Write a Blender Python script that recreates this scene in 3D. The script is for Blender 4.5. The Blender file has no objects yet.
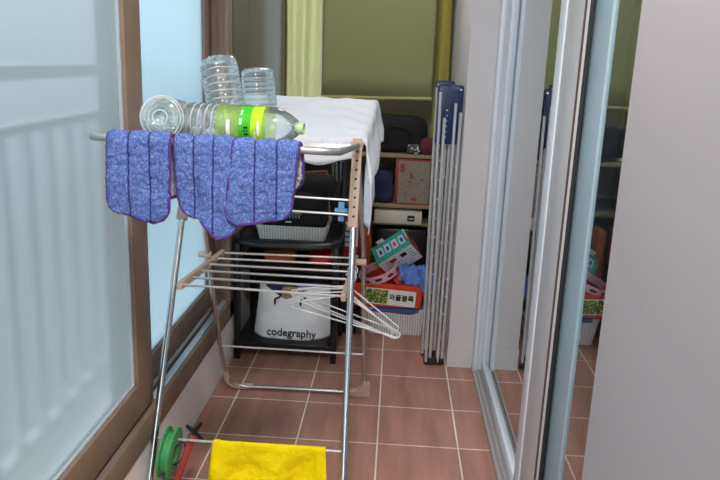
import bpy, bmesh, math, random
from mathutils import Vector, Matrix, noise
random.seed(7)
S = bpy.context.scene
C = S.collection
V = Vector
pi = math.pi

# ------------------------------------------------------------------ materials
def srgb(r, g, b):
    def f(c):
        c /= 255.0
        return c / 12.92 if c <= 0.04045 else ((c + 0.055) / 1.055) ** 2.4
    return (f(r), f(g), f(b), 1.0)

def nt(name):
    m = bpy.data.materials.new(name)
    m.use_nodes = True
    t = m.node_tree
    b = t.nodes.get('Principled BSDF')
    return m, t, b, t.links.new

def mat(name, col, rough=0.6, metal=0.0, var=0.06, scale=12.0, bump=0.0, bscale=None, spec=0.5, dist=0.002):
    m, t, b, L = nt(name)
    c = srgb(*col)
    tc = t.nodes.new('ShaderNodeTexCoord')
    n = t.nodes.new('ShaderNodeTexNoise')
    n.inputs['Scale'].default_value = scale
    n.inputs['Detail'].default_value = 4
    L(tc.outputs['Object'], n.inputs['Vector'])
    mx = t.nodes.new('ShaderNodeMix'); mx.data_type = 'RGBA'
    mx.inputs[6].default_value = (c[0]*(1-var), c[1]*(1-var), c[2]*(1-var), 1)
    mx.inputs[7].default_value = (min(1, c[0]*(1+var)), min(1, c[1]*(1+var)), min(1, c[2]*(1+var)), 1)
    L(n.outputs['Fac'], mx.inputs[0])
    L(mx.outputs[2], b.inputs['Base Color'])
    b.inputs['Roughness'].default_value = rough
    b.inputs['Metallic'].default_value = metal
    b.inputs['Specular IOR Level'].default_value = spec
    if bump > 0:
        n2 = t.nodes.new('ShaderNodeTexNoise')
        n2.inputs['Scale'].default_value = bscale or scale * 6
        n2.inputs['Detail'].default_value = 3
        L(tc.outputs['Object'], n2.inputs['Vector'])
        bp = t.nodes.new('ShaderNodeBump')
        bp.inputs['Strength'].default_value = bump
        bp.inputs['Distance'].default_value = dist
        L(n2.outputs['Fac'], bp.inputs['Height'])
        L(bp.outputs['Normal'], b.inputs['Normal'])
    return m

def tile_mat():
    m, t, b, L = nt('brown_tile')
    tc = t.nodes.new('ShaderNodeTexCoord')
    mp = t.nodes.new('ShaderNodeMapping'); mp.inputs['Location'].default_value = (0.015, 0, 0)
    L(tc.outputs['Object'], mp.inputs['Vector'])
    br = t.nodes.new('ShaderNodeTexBrick')
    br.offset = 0; br.squash = 1
    br.inputs['Scale'].default_value = 1
    br.inputs['Brick Width'].default_value = 0.3
    br.inputs['Row Height'].default_value = 0.3
    br.inputs['Mortar Size'].default_value = 0.0032
    br.inputs['Mortar Smooth'].default_value = 0.1
    br.inputs['Color1'].default_value = srgb(182, 132, 116)
    br.inputs['Color2'].default_value = srgb(172, 124, 108)
    br.inputs['Mortar'].default_value = srgb(240, 226, 214)
    L(mp.outputs['Vector'], br.inputs['Vector'])
    mp2 = t.nodes.new('ShaderNodeMapping'); mp2.inputs['Scale'].default_value = (16, 2.2, 1)
    L(tc.outputs['Object'], mp2.inputs['Vector'])
    n = t.nodes.new('ShaderNodeTexNoise'); n.inputs['Scale'].default_value = 1.0; n.inputs['Detail'].default_value = 5
    L(mp2.outputs['Vector'], n.inputs['Vector'])
    mr = t.nodes.new('ShaderNodeMapRange')
    mr.inputs['From Min'].default_value = 0.3; mr.inputs['From Max'].default_value = 0.7
    mr.inputs['To Min'].default_value = 0.78; mr.inputs['To Max'].default_value = 1.18
    L(n.outputs['Fac'], mr.inputs['Value'])
    mx = t.nodes.new('ShaderNodeMix'); mx.data_type = 'RGBA'; mx.blend_type = 'MULTIPLY'
    mx.inputs[0].default_value = 1
    L(br.outputs['Color'], mx.inputs[6]); L(mr.outputs['Result'], mx.inputs[7])
    L(mx.outputs[2], b.inputs['Base Color'])
    b.inputs['Roughness'].default_value = 0.42
    bp = t.nodes.new('ShaderNodeBump'); bp.inputs['Strength'].default_value = 0.4; bp.inputs['Distance'].default_value = 0.002
    bp.invert = True
    L(br.outputs['Fac'], bp.inputs['Height']); L(bp.outputs['Normal'], b.inputs['Normal'])
    return m

def frosted(name, tint, milk, rough, fac):
    """window pane with a milky film: part blurred see-through, part light scattered by the film"""
    m, t, b, L = nt(name)
    t.nodes.remove(b)
    out = t.nodes['Material Output']
    rf = t.nodes.new('ShaderNodeBsdfRefraction')
    rf.inputs['IOR'].default_value = 1.0 + 0.03
    rf.inputs['Roughness'].default_value = rough
    rf.inputs['Color'].default_value = tint
    tl = t.nodes.new('ShaderNodeBsdfTranslucent'); tl.inputs['Color'].default_value = milk
    gl = t.nodes.new('ShaderNodeBsdfGlossy'); gl.inputs['Roughness'].default_value = 0.25
    m1 = t.nodes.new('ShaderNodeMixShader'); m1.inputs[0].default_value = fac
    L(rf.outputs[0], m1.inputs[1]); L(tl.outputs[0], m1.inputs[2])
    m2 = t.nodes.new('ShaderNodeMixShader'); m2.inputs[0].default_value = 0.05
    L(m1.outputs[0], m2.inputs[1]); L(gl.outputs[0], m2.inputs[2])
    L(m2.outputs[0], out.inputs['Surface'])
    return m

def clearglass(name, tint, ior=1.5, rough=0.0, body=0.0, bodycol=(0.8, 0.85, 0.85, 1), lo=0.0):
    """thin clear sheet: see-through with Fresnel reflection and a little surface haze"""
    m, t, b, L = nt(name)
    t.nodes.remove(b)
    out = t.nodes['Material Output']
    tr = t.nodes.new('ShaderNodeBsdfTransparent'); tr.inputs['Color'].default_value = tint
    gl = t.nodes.new('ShaderNodeBsdfGlossy'); gl.inputs['Roughness'].default_value = rough
    gl.inputs['Color'].default_value = (0.93, 0.98, 1, 1)
    fr = t.nodes.new('ShaderNodeFresnel'); fr.inputs['IOR'].default_value = ior
    df = t.nodes.new('ShaderNodeBsdfDiffuse'); df.inputs['Color'].default_value = bodycol
    m0 = t.nodes.new('ShaderNodeMixShader'); m0.inputs[0].default_value = body
    L(tr.outputs[0], m0.inputs[1]); L(df.outputs[0], m0.inputs[2])
    m1 = t.nodes.new('ShaderNodeMixShader')
    if lo > 0:
        ad = t.nodes.new('ShaderNodeMath'); ad.operation = 'ADD'; ad.use_clamp = True
        ad.inputs[1].default_value = lo
        L(fr.outputs[0], ad.inputs[0]); L(ad.outputs[0], m1.inputs[0])
    else:
        L(fr.outputs[0], m1.inputs[0])
    L(m0.outputs[0], m1.inputs[1]); L(gl.outputs[0], m1.inputs[2])
    L(m1.outputs[0], out.inputs['Surface'])
    return m

def ribbed(name, c1, c2, axis, freq, rough=0.6):
    m, t, b, L = nt(name)
    tc = t.nodes.new('ShaderNodeTexCoord')
    w = t.nodes.new('ShaderNodeTexWave'); w.wave_type = 'BANDS'; w.bands_direction = axis
    w.inputs['Scale'].default_value = freq
    w.inputs['Distortion'].default_value = 0.6
    L(tc.outputs['Object'], w.inputs['Vector'])
    mx = t.nodes.new('ShaderNodeMix'); mx.data_type = 'RGBA'
    mx.inputs[6].default_value = srgb(*c1); mx.inputs[7].default_value = srgb(*c2)
    L(w.outputs['Fac'], mx.inputs[0]); L(mx.outputs[2], b.inputs['Base Color'])
    bp = t.nodes.new('ShaderNodeBump'); bp.inputs['Strength'].default_value = 0.6; bp.inputs['Distance'].default_value = 0.003
    L(w.outputs['Fac'], bp.inputs['Height']); L(bp.outputs['Normal'], b.inputs['Normal'])
    b.inputs['Roughness'].default_value = rough
    return m

def pad_mat(name, w):
    """blue microfibre pile with stitched seams at the thirds of its width (Object x)"""
    m, t, b, L = nt(name)
    tc = t.nodes.new('ShaderNodeTexCoord')
    sx = t.nodes.new('ShaderNodeSeparateXYZ'); L(tc.outputs['Object'], sx.inputs[0])
    a1 = t.nodes.new('ShaderNodeMath'); a1.operation = 'ABSOLUTE'; L(sx.outputs['X'], a1.inputs[0])
    s1 = t.nodes.new('ShaderNodeMath'); s1.operation = 'SUBTRACT'; L(a1.outputs[0], s1.inputs[0]); s1.inputs[1].default_value = w / 6
    a2 = t.nodes.new('ShaderNodeMath'); a2.operation = 'ABSOLUTE'; L(s1.outputs[0], a2.inputs[0])
    mr = t.nodes.new('ShaderNodeMapRange'); mr.inputs['From Min'].default_value = 0.0008; mr.inputs['From Max'].default_value = 0.0032
    L(a2.outputs[0], mr.inputs['Value'])
    n = t.nodes.new('ShaderNodeTexNoise'); n.inputs['Scale'].default_value = 190; n.inputs['Detail'].default_value = 8
    n.inputs['Roughness'].default_value = 0.75
    L(tc.outputs['Object'], n.inputs['Vector'])
    cr = t.nodes.new('ShaderNodeValToRGB')
    cr.color_ramp.elements[0].position = 0.30; cr.color_ramp.elements[0].color = srgb(52, 70, 132)
    cr.color_ramp.elements[1].position = 0.72; cr.color_ramp.elements[1].color = srgb(164, 184, 228)
    e = cr.color_ramp.elements.new(0.5); e.color = srgb(88, 110, 174)
    L(n.outputs['Fac'], cr.inputs[0])
    mx = t.nodes.new('ShaderNodeMix'); mx.data_type = 'RGBA'
    mx.inputs[6].default_value = srgb(48, 48, 108)
    L(mr.outputs['Result'], mx.inputs[0]); L(cr.outputs[0], mx.inputs[7])
    L(mx.outputs[2], b.inputs['Base Color'])
    b.inputs['Roughness'].default_value = 0.95
    b.inputs['Specular IOR Level'].default_value = 0.1
    bp = t.nodes.new('ShaderNodeBump'); bp.inputs['Strength'].default_value = 0.8; bp.inputs['Distance'].default_value = 0.004
    L(n.outputs['Fac'], bp.inputs['Height']); L(bp.outputs['Normal'], b.inputs['Normal'])
    return m

def boardgame_mat(name, base, ink1, ink2, scale):
    m, t, b, L = nt(name)
    tc = t.nodes.new('ShaderNodeTexCoord')
    n = t.nodes.new('ShaderNodeTexVoronoi'); n.inputs['Scale'].default_value = scale
    L(tc.outputs['Object'], n.inputs['Vector'])
    cr = t.nodes.new('ShaderNodeValToRGB'); cr.color_ramp.interpolation = 'CONSTANT'
    cr.color_ramp.elements[0].position = 0; cr.color_ramp.elements[0].color = srgb(*base)
    cr.color_ramp.elements[1].position = 0.8; cr.color_ramp.elements[1].color = srgb(*ink1)
    e = cr.color_ramp.elements.new(0.92); e.color = srgb(*ink2)
    sp = t.nodes.new('ShaderNodeSeparateColor'); L(n.outputs['Color'], sp.inputs[0])
    L(sp.outputs[0], cr.inputs[0]); L(cr.outputs[0], b.inputs['Base Color'])
    b.inputs['Roughness'].default_value = 0.5
    return m

M = {}
M['tile'] = tile_mat()
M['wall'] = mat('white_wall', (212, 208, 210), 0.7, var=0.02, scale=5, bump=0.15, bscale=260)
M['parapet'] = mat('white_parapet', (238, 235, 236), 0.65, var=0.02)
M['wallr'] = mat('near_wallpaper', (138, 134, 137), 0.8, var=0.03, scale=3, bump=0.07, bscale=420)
M['taupe'] = mat('taupe_wall', (98, 94, 84), 0.6, var=0.04, scale=6)
M['backw'] = mat('beige_back_wall', (176, 166, 142), 0.7, var=0.03)
M['ceil'] = mat('ceiling_white', (238, 238, 236), 0.8, var=0.01)
M['skirt'] = mat('skirting_tile', (206, 205, 205), 0.35, var=0.03)
M['wood'] = mat('brown_frame', (134, 112, 96), 0.5, var=0.14, scale=18)
M['woodd'] = mat('dark_track', (46, 40, 38), 0.5)
M['alu'] = mat('track_aluminium', (205, 212, 220), 0.3, metal=0.6, var=0.03)
M['gasket'] = mat('black_gasket', (36, 35, 36), 0.6)
M['bgasket'] = mat('brown_gasket', (84, 62, 52), 0.6)
M['upvc'] = mat('white_upvc', (222, 229, 238), 0.3, var=0.02)
M['upvcg'] = mat('grey_upvc', (188, 188, 192), 0.4, var=0.02)
M['upvcb'] = mat('blue_grey_upvc', (150, 172, 182), 0.4, var=0.02)
M['sill'] = mat('sill_track', (170, 160, 156), 0.4, metal=0.2, var=0.06)
M['frost1'] = frosted('frosted_film', (0.24, 0.268, 0.298, 1), (0.235, 0.266, 0.276, 1), 0.33, 0.58)
M['frost2'] = frosted('frosted_clearer', (0.22, 0.30, 0.345, 1), (0.255, 0.340, 0.388, 1), 0.42, 0.78)
M['frost3'] = frosted('frosted_end', (0.9, 0.95, 0.95, 1), (0.9, 0.95, 0.95, 1), 0.3, 0.5)
M['glassd'] = clearglass('door_glass', (0.62, 0.76, 0.80, 1), 1.6, 0.0, 0.04, (0.5, 0.6, 0.62, 1), 0.38)
M['rail'] = mat('white_railing', (232, 236, 236), 0.4, var=0.02)
M['steel'] = mat('stainless_tube', (205, 204, 204), 0.22, metal=1.0, var=0.04)
M['rod'] = mat('coated_rod', (212, 208, 204), 0.3, metal=0.55, var=0.03)
M['tubel'] = mat('light_tube', (214, 214, 216), 0.3, metal=0.45, var=0.04)
M['barg'] = mat('grey_bar', (168, 170, 176), 0.35, metal=0.7, var=0.05)
M['beige'] = mat('beige_plastic', (206, 178, 160), 0.45, var=0.04)
M['hole'] = mat('dark_hole', (60, 48, 42), 0.7)
M['whitepl'] = mat('white_plastic', (240, 240, 240), 0.35, var=0.01)
M['cloth'] = mat('white_cotton', (240, 243, 250), 0.9, var=0.02, scale=30, bump=0.7, bscale=75, spec=0.1, dist=0.004)
M['padback'] = mat('pad_backing', (206, 200, 204), 0.9, var=0.03)
M['purple'] = mat('purple_binding', (76, 46, 120), 0.8, var=0.1, scale=60)
M['yellow'] = mat('yellow_cloth', (252, 220, 8), 0.85, var=0.12, scale=26, bump=0.9, bscale=38, spec=0.15, dist=0.010)
M['pet'] = clearglass('clear_pet', (0.93, 0.96, 0.97, 1), 1.45, 0.08, 0.10, (0.92, 0.96, 0.97, 1), 0.08)
M['petrim'] = clearglass('pet_rib', (0.82, 0.86, 0.88, 1), 1.6, 0.1, 0.60, (0.97, 0.99, 1.0, 1), 0.1)  # whiteness carries the highlights on the clear plastic ribs
M['petg'] = clearglass('greenish_pet', (0.86, 0.96, 0.94, 1), 1.45, 0.05, 0.26, (0.84, 0.95, 0.94, 1), 0.06)
M['lab1'] = mat('label_lime', (178, 226, 28), 0.4, var=0.10, scale=30)
M['lab2'] = mat('label_green', (62, 188, 34), 0.4, var=0.08, scale=30)
M['lab3'] = clearglass('label_sheer', (0.72, 0.90, 0.42, 1), 1.4, 0.1, 0.22, (0.66, 0.90, 0.25, 1))
M['ink'] = mat('dark_ink', (24, 26, 24), 0.5)
M['neckg'] = mat('pale_green_neck', (186, 210, 160), 0.35)
def sheer(name, col, tr):
    m = mat(name, col, 0.9, var=0.05, scale=10, bump=0.2, bscale=300)
    t = m.node_tree; pb = t.nodes['Principled BSDF']
    tl = t.nodes.new('ShaderNodeBsdfTranslucent'); tl.inputs['Color'].default_value = srgb(*col)
    mx = t.nodes.new('ShaderNodeMixShader'); mx.inputs[0].default_value = tr
    t.links.new(pb.outputs[0], mx.inputs[1]); t.links.new(tl.outputs[0], mx.inputs[2])
    t.links.new(mx.outputs[0], t.nodes['Material Output'].inputs['Surface'])
    return m
M['curtain'] = sheer('lime_curtain', (252, 251, 222), 0.85)
M['curtaind'] = mat('olive_curtain_edge', (176, 166, 84), 0.9, var=0.05)
M['blind'] = mat('olive_blind', (146, 150, 104), 0.85, var=0.05, scale=5, bump=0.2, bscale=400)
M['hem'] = mat('blind_hem', (182, 176, 122), 0.7)
M['black'] = mat('black_plastic', (22, 22, 24), 0.35, var=0.1)
M['blackfab'] = mat('black_fabric', (24, 24, 27), 0.85, var=0.15, bump=0.3, bscale=90)
M['navyfab'] = mat('navy_fabric', (34, 46, 78), 0.85, var=0.2, bump=0.3, bscale=60)
M['bluefab'] = mat('blue_towel', (92, 126, 204), 0.9, var=0.15, scale=30, bump=0.5, bscale=120)
M['bluefabd'] = mat('blue_denim_cloth', (74, 96, 152), 0.9, var=0.2, scale=40, bump=0.5, bscale=120)
M['bag'] = mat('white_bag_plastic', (246, 247, 250), 0.45, var=0.03, scale=9, bump=0.25, bscale=25, dist=0.004)
M['tan'] = mat('tan_paper', (176, 138, 108), 0.8, var=0.12, scale=25)
M['wicker'] = ribbed('white_wicker', (196, 194, 186), (238, 236, 230), 'X', 26)
M['basket'] = ribbed('white_basket', (186, 186, 186), (238, 238, 238), 'X', 24)
M['orange'] = mat('orange_red_plastic', (226, 72, 28), 0.4, var=0.05)
M['white'] = mat('white_paper', (242, 242, 242), 0.6, var=0.02)
M['teal'] = mat('teal_print', (44, 156, 140), 0.45, var=0.05)
M['pink'] = mat('pink_plastic', (228, 176, 196), 0.4, var=0.05)
M['red'] = mat('red_plastic', (190, 28, 34), 0.4, var=0.08)
M['redp'] = mat('red_print', (160, 56, 58), 0.5, var=0.1, scale=40)
M['navy'] = mat('navy_plastic', (15, 36, 84), 0.35, var=0.06)
M['white_box'] = mat('cream_card', (214, 210, 196), 0.6, var=0.03)
M['shelfw'] = mat('beige_shelf', (150, 138, 108), 0.6, var=0.05)
M['game'] = boardgame_mat('printed_game_card', (140, 134, 122), (146, 112, 102), (120, 124, 112), 95)  # print colours darkened to carry the shade of the far end
M['brownor'] = mat('brown_orange_fabric', (176, 92, 38), 0.8, var=0.25, scale=22)
M['picture'] = boardgame_mat('picture_print', (76, 122, 52), (206, 190, 70), (226, 226, 210), 130)
M['green'] = mat('green_plastic', (66, 158, 92), 0.4, var=0.08)
M['sky_blue'] = mat('light_blue_plastic', (116, 176, 232), 0.4, var=0.05)
M['redstick'] = mat('red_stick', (150, 44, 34), 0.5, var=0.05)
M['hanger'] = mat('white_coated_wire', (240, 242, 246), 0.3, var=0.01)
M['roomfloor'] = mat('indoor_floor', (120, 96, 76), 0.5)
M['roomwall'] = mat('indoor_wall', (128, 136, 140), 0.8)
M['print1'] = mat('photo_print_a', (196, 206, 226), 0.5, var=0.3, scale=60)
M['print2'] = mat('photo_print_b', (60, 60, 150), 0.5, var=0.3, scale=60)
M['print3'] = mat('photo_print_c', (196, 70, 90), 0.5, var=0.3, scale=60)
M['greyink'] = mat('grey_ink', (130, 132, 136), 0.6)
M['fill_lampd'] = None

# ------------------------------------------------------------------ helpers
ORG = {}
def obj(name, bm, m, parent=None, loc=None, smooth=True, angle=35):
    """link a bmesh built in world coordinates as ONE mesh object"""
    me = bpy.data.meshes.new(name)
    root = V(loc) if loc is not None else (ORG[parent.name] if parent else V((0, 0, 0)))
    bmesh.ops.recalc_face_normals(bm, faces=bm.faces[:])
    if root.length: bmesh.ops.translate(bm, verts=bm.verts[:], vec=-root)
    if smooth:
        for f in bm.faces: f.smooth = True
        for e in bm.edges:
            if len(e.link_faces) == 2 and e.calc_face_angle(0) > math.radians(angle): e.smooth = False
    bm.to_mesh(me); bm.free()
    for x in (m if isinstance(m, (list, tuple)) else [m]): me.materials.append(x)
    o = bpy.data.objects.new(name, me); C.objects.link(o)
    ORG[o.name] = root
    if parent: o.parent = parent
    else: o.location = root
    return o

def thing(name, label, cat, loc=(0, 0, 0), group=None):
    o = bpy.data.objects.new(name, None); C.objects.link(o)
    o.empty_display_size = 0.05
    o.location = loc; ORG[o.name] = V(loc)
    return tag(o, label, cat, group)

def tag(o, label, cat, group=None):
    o['label'] = label; o['category'] = cat
    if group: o['group'] = group
    return o

def struct(o):
    o['kind'] = 'structure'; return o

def part_label(o, s):
    o['label'] = s; return o

def box(bm, lo, hi, bev=0.0, seg=2, mx=None):
    lo, hi = V(lo), V(hi)
    r = bmesh.ops.create_cube(bm, size=1.0)
    vs = r['verts']; c = (lo + hi) / 2; d = hi - lo
    for v in vs: v.co = V((v.co.x * d.x, v.co.y * d.y, v.co.z * d.z)) + c
    if bev > 0:
        es = list({e for v in vs for e in v.link_edges})
        rr = bmesh.ops.bevel(bm, geom=es, offset=bev, segments=seg, affect='EDGES', profile=0.5)
        vs = list({v for f in rr['faces'] for v in f.verts} | {v for v in vs if v.is_valid})
    if mx is not None:
        for v in vs: v.co = mx @ v.co
    return vs

def B(): return bmesh.new()

def pieces(name, bm, m, parent, lbl=None):
    """every separate island of the bmesh becomes a part of its own"""
    bm.verts.index_update(); seen = set(); out = []
    for v in bm.verts:
        if v in seen: continue
        isl = [v]; seen.add(v); k = 0
        while k < len(isl):
            for e in isl[k].link_edges:
                q = e.other_vert(isl[k])
                if q not in seen: seen.add(q); isl.append(q)
            k += 1
        nb = bmesh.new(); mp = {q: nb.verts.new(q.co) for q in isl}
        for f in {f for q in isl for f in q.link_faces}: nb.faces.new([mp[q] for q in f.verts])
        o = obj(name, nb, m, parent); out.append(o)
        if lbl: o['label'] = lbl
    bm.free()
    return out


def bx(name, lo, hi, m, parent=None, bev=0.0, loc=None):
    b = B(); box(b, lo, hi, bev); return obj(name, b, m, parent, loc)

def fillet(pts, r, n=5, closed=False):
    pts = [V(p) for p in pts]; out = []
    N = len(pts)
    for i, p in enumerate(pts):
        if not closed and i in (0, N - 1): out.append(p); continue
        a = pts[i - 1]; c = pts[(i + 1) % N]
        u = a - p; w = c - p
        k = min(r, u.length * 0.49, w.length * 0.49)
        p0 = p + u.normalized() * k; p1 = p + w.normalized() * k
        for j in range(n + 1):
            t = j / n
            out.append(p0 * (1 - t) ** 2 + p * 2 * t * (1 - t) + p1 * t * t)
    return out

def tube(bm, pts, r, seg=10, closed=False, taper=None):
    pts = [V(p) for p in pts]; N = len(pts)
    tang = []
    for i in range(N):
        if closed: d = pts[(i + 1) % N] - pts[i - 1]
        else: d = pts[min(i + 1, N - 1)] - pts[max(i - 1, 0)]
        tang.append(d.normalized())
    t0 = tang[0]
    n = t0.orthogonal().normalized()
    rings = []
    for i in range(N):
        t = tang[i]
        n = (n - t * n.dot(t))
        n = n.normalized() if n.length > 1e-6 else t.orthogonal().normalized()
        bnm = t.cross(n)
        rr = r if taper is None else r * taper(i / max(1, N - 1))
        rings.append([bm.verts.new(pts[i] + (n * math.cos(2 * pi * k / seg) + bnm * math.sin(2 * pi * k / seg)) * rr) for k in range(seg)])
    M_ = N if closed else N - 1
    for i in range(M_):
        a, b = rings[i], rings[(i + 1) % N]
        off = 0
        if closed and i == N - 1:
            off = min(range(seg), key=lambda q: (a[0].co - b[q].co).length)
        for k in range(seg):
            bm.faces.new((a[k], a[(k + 1) % seg], b[(k + 1 + off) % seg], b[(k + off) % seg]))
    if not closed:
        bm.faces.new(list(reversed(rings[0]))); bm.faces.new(rings[-1])
    return bm

def tb(name, pts, r, m, parent=None, seg=10, closed=False, loc=None, taper=None):
    b = B(); tube(b, pts, r, seg, closed, taper); return obj(name, b, m, parent, loc)

def lathe(bm, prof, seg=24, mx=None, square=0.0, cap=True):
    """prof = [(radius, height)...] turned about z; square > 0 pushes the section towards a rounded square"""
    rings = []
    for r, h in prof:
        ring = []
        for k in range(seg):
            a = 2 * pi * k / seg
            ca, sa = math.cos(a), math.sin(a)
            q = (abs(ca) ** 4 + abs(sa) ** 4) ** -0.25
            f = 1 + (q - 1) * square
            p = V((ca * r * f, sa * r * f, h))
            ring.append(bm.verts.new(mx @ p if mx is not None else p))
        rings.append(ring)
    for a, b in zip(rings, rings[1:]):
        for k in range(seg):
            bm.faces.new((a[k], a[(k + 1) % seg], b[(k + 1) % seg], b[k]))
    if cap:
        if prof[0][0] > 1e-5: bm.faces.new(list(reversed(rings[0])))
        if prof[-1][0] > 1e-5: bm.faces.new(rings[-1])
    return rings

def grid(bm, fn, nu, nv):
    vs = [[bm.verts.new(fn(i / nu, j / nv)) for j in range(nv + 1)] for i in range(nu + 1)]
    for i in range(nu):
        for j in range(nv):
            bm.faces.new((vs[i][j], vs[i + 1][j], vs[i + 1][j + 1], vs[i][j + 1]))
    return vs

def solidify(o, th, off=-1, matoff=0):
    md = o.modifiers.new('thickness', 'SOLIDIFY'); md.thickness = th; md.offset = off
    md.material_offset = matoff; md.material_offset_rim = matoff
    return o

def nz(x, y, z=0.0, s=1.0): return noise.noise(V((x * s, y * s, z * s)))

def text(name, body, size, mx, m, parent, ext=0.0006, bold=0.0, width=None):
    cu = bpy.data.curves.new(name, 'FONT'); cu.body = body; cu.size = size
    cu.align_x = 'CENTER'; cu.align_y = 'CENTER'; cu.extrude = ext; cu.offset = bold
    cu.resolution_u = 3
    t = bpy.data.objects.new(name + '_curve', cu); C.objects.link(t)
    dg = bpy.context.evaluated_depsgraph_get()
    me = bpy.data.meshes.new_from_object(t.evaluated_get(dg))
    bpy.data.objects.remove(t)
    if width:
        xs = [v.co.x for v in me.vertices]; w = max(xs) - min(xs)
        for v in me.vertices: v.co.x *= width / w
    me.transform(Matrix.Translation(-ORG[parent.name]) @ mx)
    me.name = name
    me.materials.clear(); me.materials.append(m)
    o = bpy.data.objects.new(name, me); C.objects.link(o); o.parent = parent
    ORG[o.name] = ORG[parent.name]
    return o

def basis(o, x, y):
    """matrix with local x and y along the given directions"""
    x = V(x).normalized(); y = V(y); y = (y - x * y.dot(x)).normalized(); z = x.cross(y)
    m = Matrix((x, y, z)).transposed().to_4x4(); m.translation = V(o)
    return m

def soft_box(bm, lo, hi, bev, amp, sc, cuts=5, mx=None, seed=0):
    """a soft sagging bundle: subdivided rounded box with noise"""
    t = bmesh.new(); box(t, lo, hi)
    bmesh.ops.subdivide_edges(t, edges=t.edges[:], cuts=cuts, use_grid_fill=True)
    lo, hi = V(lo), V(hi); c = (lo + hi) / 2; h = (hi - lo) / 2
    for v in t.verts:
        p = v.co - c
        q = V((p.x / h.x, p.y / h.y, p.z / h.z))
        l4 = (abs(q.x) ** 5 + abs(q.y) ** 5 + abs(q.z) ** 5) ** 0.2
        q = q / max(1e-6, l4)
        p = V((q.x * h.x, q.y * h.y, q.z * h.z))
        d = noise.noise_vector((p + V((seed, seed * 2, 0))) * sc) * amp
        v.co = c + p + d
        if v.co.z < lo.z: v.co.z = lo.z
        if mx is not None: v.co = mx @ v.co
    me = bpy.data.meshes.new('tmp'); t.to_mesh(me); t.free(); bm.from_mesh(me); bpy.data.meshes.remove(me)
    return bm

# ------------------------------------------------------------------ camera
H = 1.38
cam_d = bpy.data.cameras.new('camera'); cam = bpy.data.objects.new('camera', cam_d); C.objects.link(cam)
cam_d.sensor_width = 36; cam_d.lens = 715 / 720 * 36; cam_d.clip_start = 0.02
R = ((0.99783711, 0.05420726, 0.0371842), (0.04922217, -0.24122231, -0.96922081), (-0.04356915, 0.96895478, -0.24336877))
mw = Matrix((V(R[0]), -V(R[1]), -V(R[2]))).transposed().to_4x4(); mw.translation = (0, 0, H)
cam.matrix_world = mw
S.camera = cam

# ------------------------------------------------------------------ the setting
XL, XR, YN, YB, ZC = -0.72, 0.29, -0.9, 4.42, 2.35
struct(bx('floor', (-0.82, YN, -0.08), (0.56, YB + 0.1, 0.0), M['tile'], loc=(0, 0, 0)))
struct(bx('ceiling', (-0.92, YN - 0.1, ZC), (0.62, YB + 0.1, ZC + 0.1), M['ceil']))
# left: low parapet under the window, header above, wall beyond the window
struct(bx('wall_left', (-0.86, YN, 0.0), (XL, 3.10, 0.215), M['parapet']))
struct(bx('trim_1', (-0.86, YN, 2.18), (XL, 3.11, ZC), M['wall']))
wl = struct(bx('wall_far_left', (-0.86, 3.11, 0.0), (XL, YB, ZC), M['wall']))
wp = struct(bx('trim_2', (XL, 3.13, 0.70), (XL + 0.008, 3.44, ZC), M['taupe']))
wp = struct(bx('trim_3', (XL, 3.446, 0.70), (XL + 0.008, YB, ZC), M['taupe']))
b = B()
box(b, (-0.86, YB, 0.0), (-0.70, YB + 0.1, ZC)); box(b, (-0.40, YB, 0.0), (0.70, YB + 0.1, ZC))
box(b, (-0.70, YB, 0.0), (-0.40, YB + 0.1, 0.95)); box(b, (-0.70, YB, 2.2), (-0.40, YB + 0.1, ZC))
struct(obj('wall_back', b, M['backw']))
b = B(); box(b, (-0.70, YB + 0.02, 0.95), (-0.67, YB + 0.07, 2.2)); box(b, (-0.43, YB + 0.02, 0.95), (-0.40, YB + 0.07, 2.2))
box(b, (-0.67, YB + 0.02, 0.95), (-0.43, YB + 0.07, 0.98)); box(b, (-0.67, YB + 0.02, 2.17), (-0.43, YB + 0.07, 2.2))
w3 = struct(obj('window_3', b, M['wood']))
b = B(); b.faces.new([b.verts.new(c) for c in ((-0.672, YB + 0.045, 0.978), (-0.428, YB + 0.045, 0.978), (-0.428, YB + 0.045, 2.172), (-0.672, YB + 0.045, 2.172))])
obj('pane', b, M['frost3'], w3)
b = B()
box(b, (-0.86, YN - 0.1, 0.0), (0.70, YN, 0.45)); box(b, (-0.86, YN - 0.1, 2.2), (0.70, YN, ZC))
box(b, (-0.86, YN - 0.1, 0.45), (-0.68, YN, 2.2)); box(b, (0.25, YN - 0.1, 0.45), (0.70, YN, 2.2))
struct(obj('wall_near', b, M['wall']))
b = B(); box(b, (-0.68, YN - 0.07, 0.45), (-0.65, YN - 0.02, 2.2)); box(b, (0.22, YN - 0.07, 0.45), (0.25, YN - 0.02, 2.2))
box(b, (-0.65, YN - 0.07, 0.45), (0.22, YN - 0.02, 0.48)); box(b, (-0.65, YN - 0.07, 2.17), (0.22, YN - 0.02, 2.2))
w4 = struct(obj('added_window', b, M['wood']))  # added opening behind the camera, brings sky light onto the front faces
b = B(); b.faces.new([b.verts.new(c) for c in ((-0.652, YN - 0.045, 0.478), (0.222, YN - 0.045, 0.478), (0.222, YN - 0.045, 2.172), (-0.652, YN - 0.045, 2.172))])
obj('pane', b, M['frost3'], w4)
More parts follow.
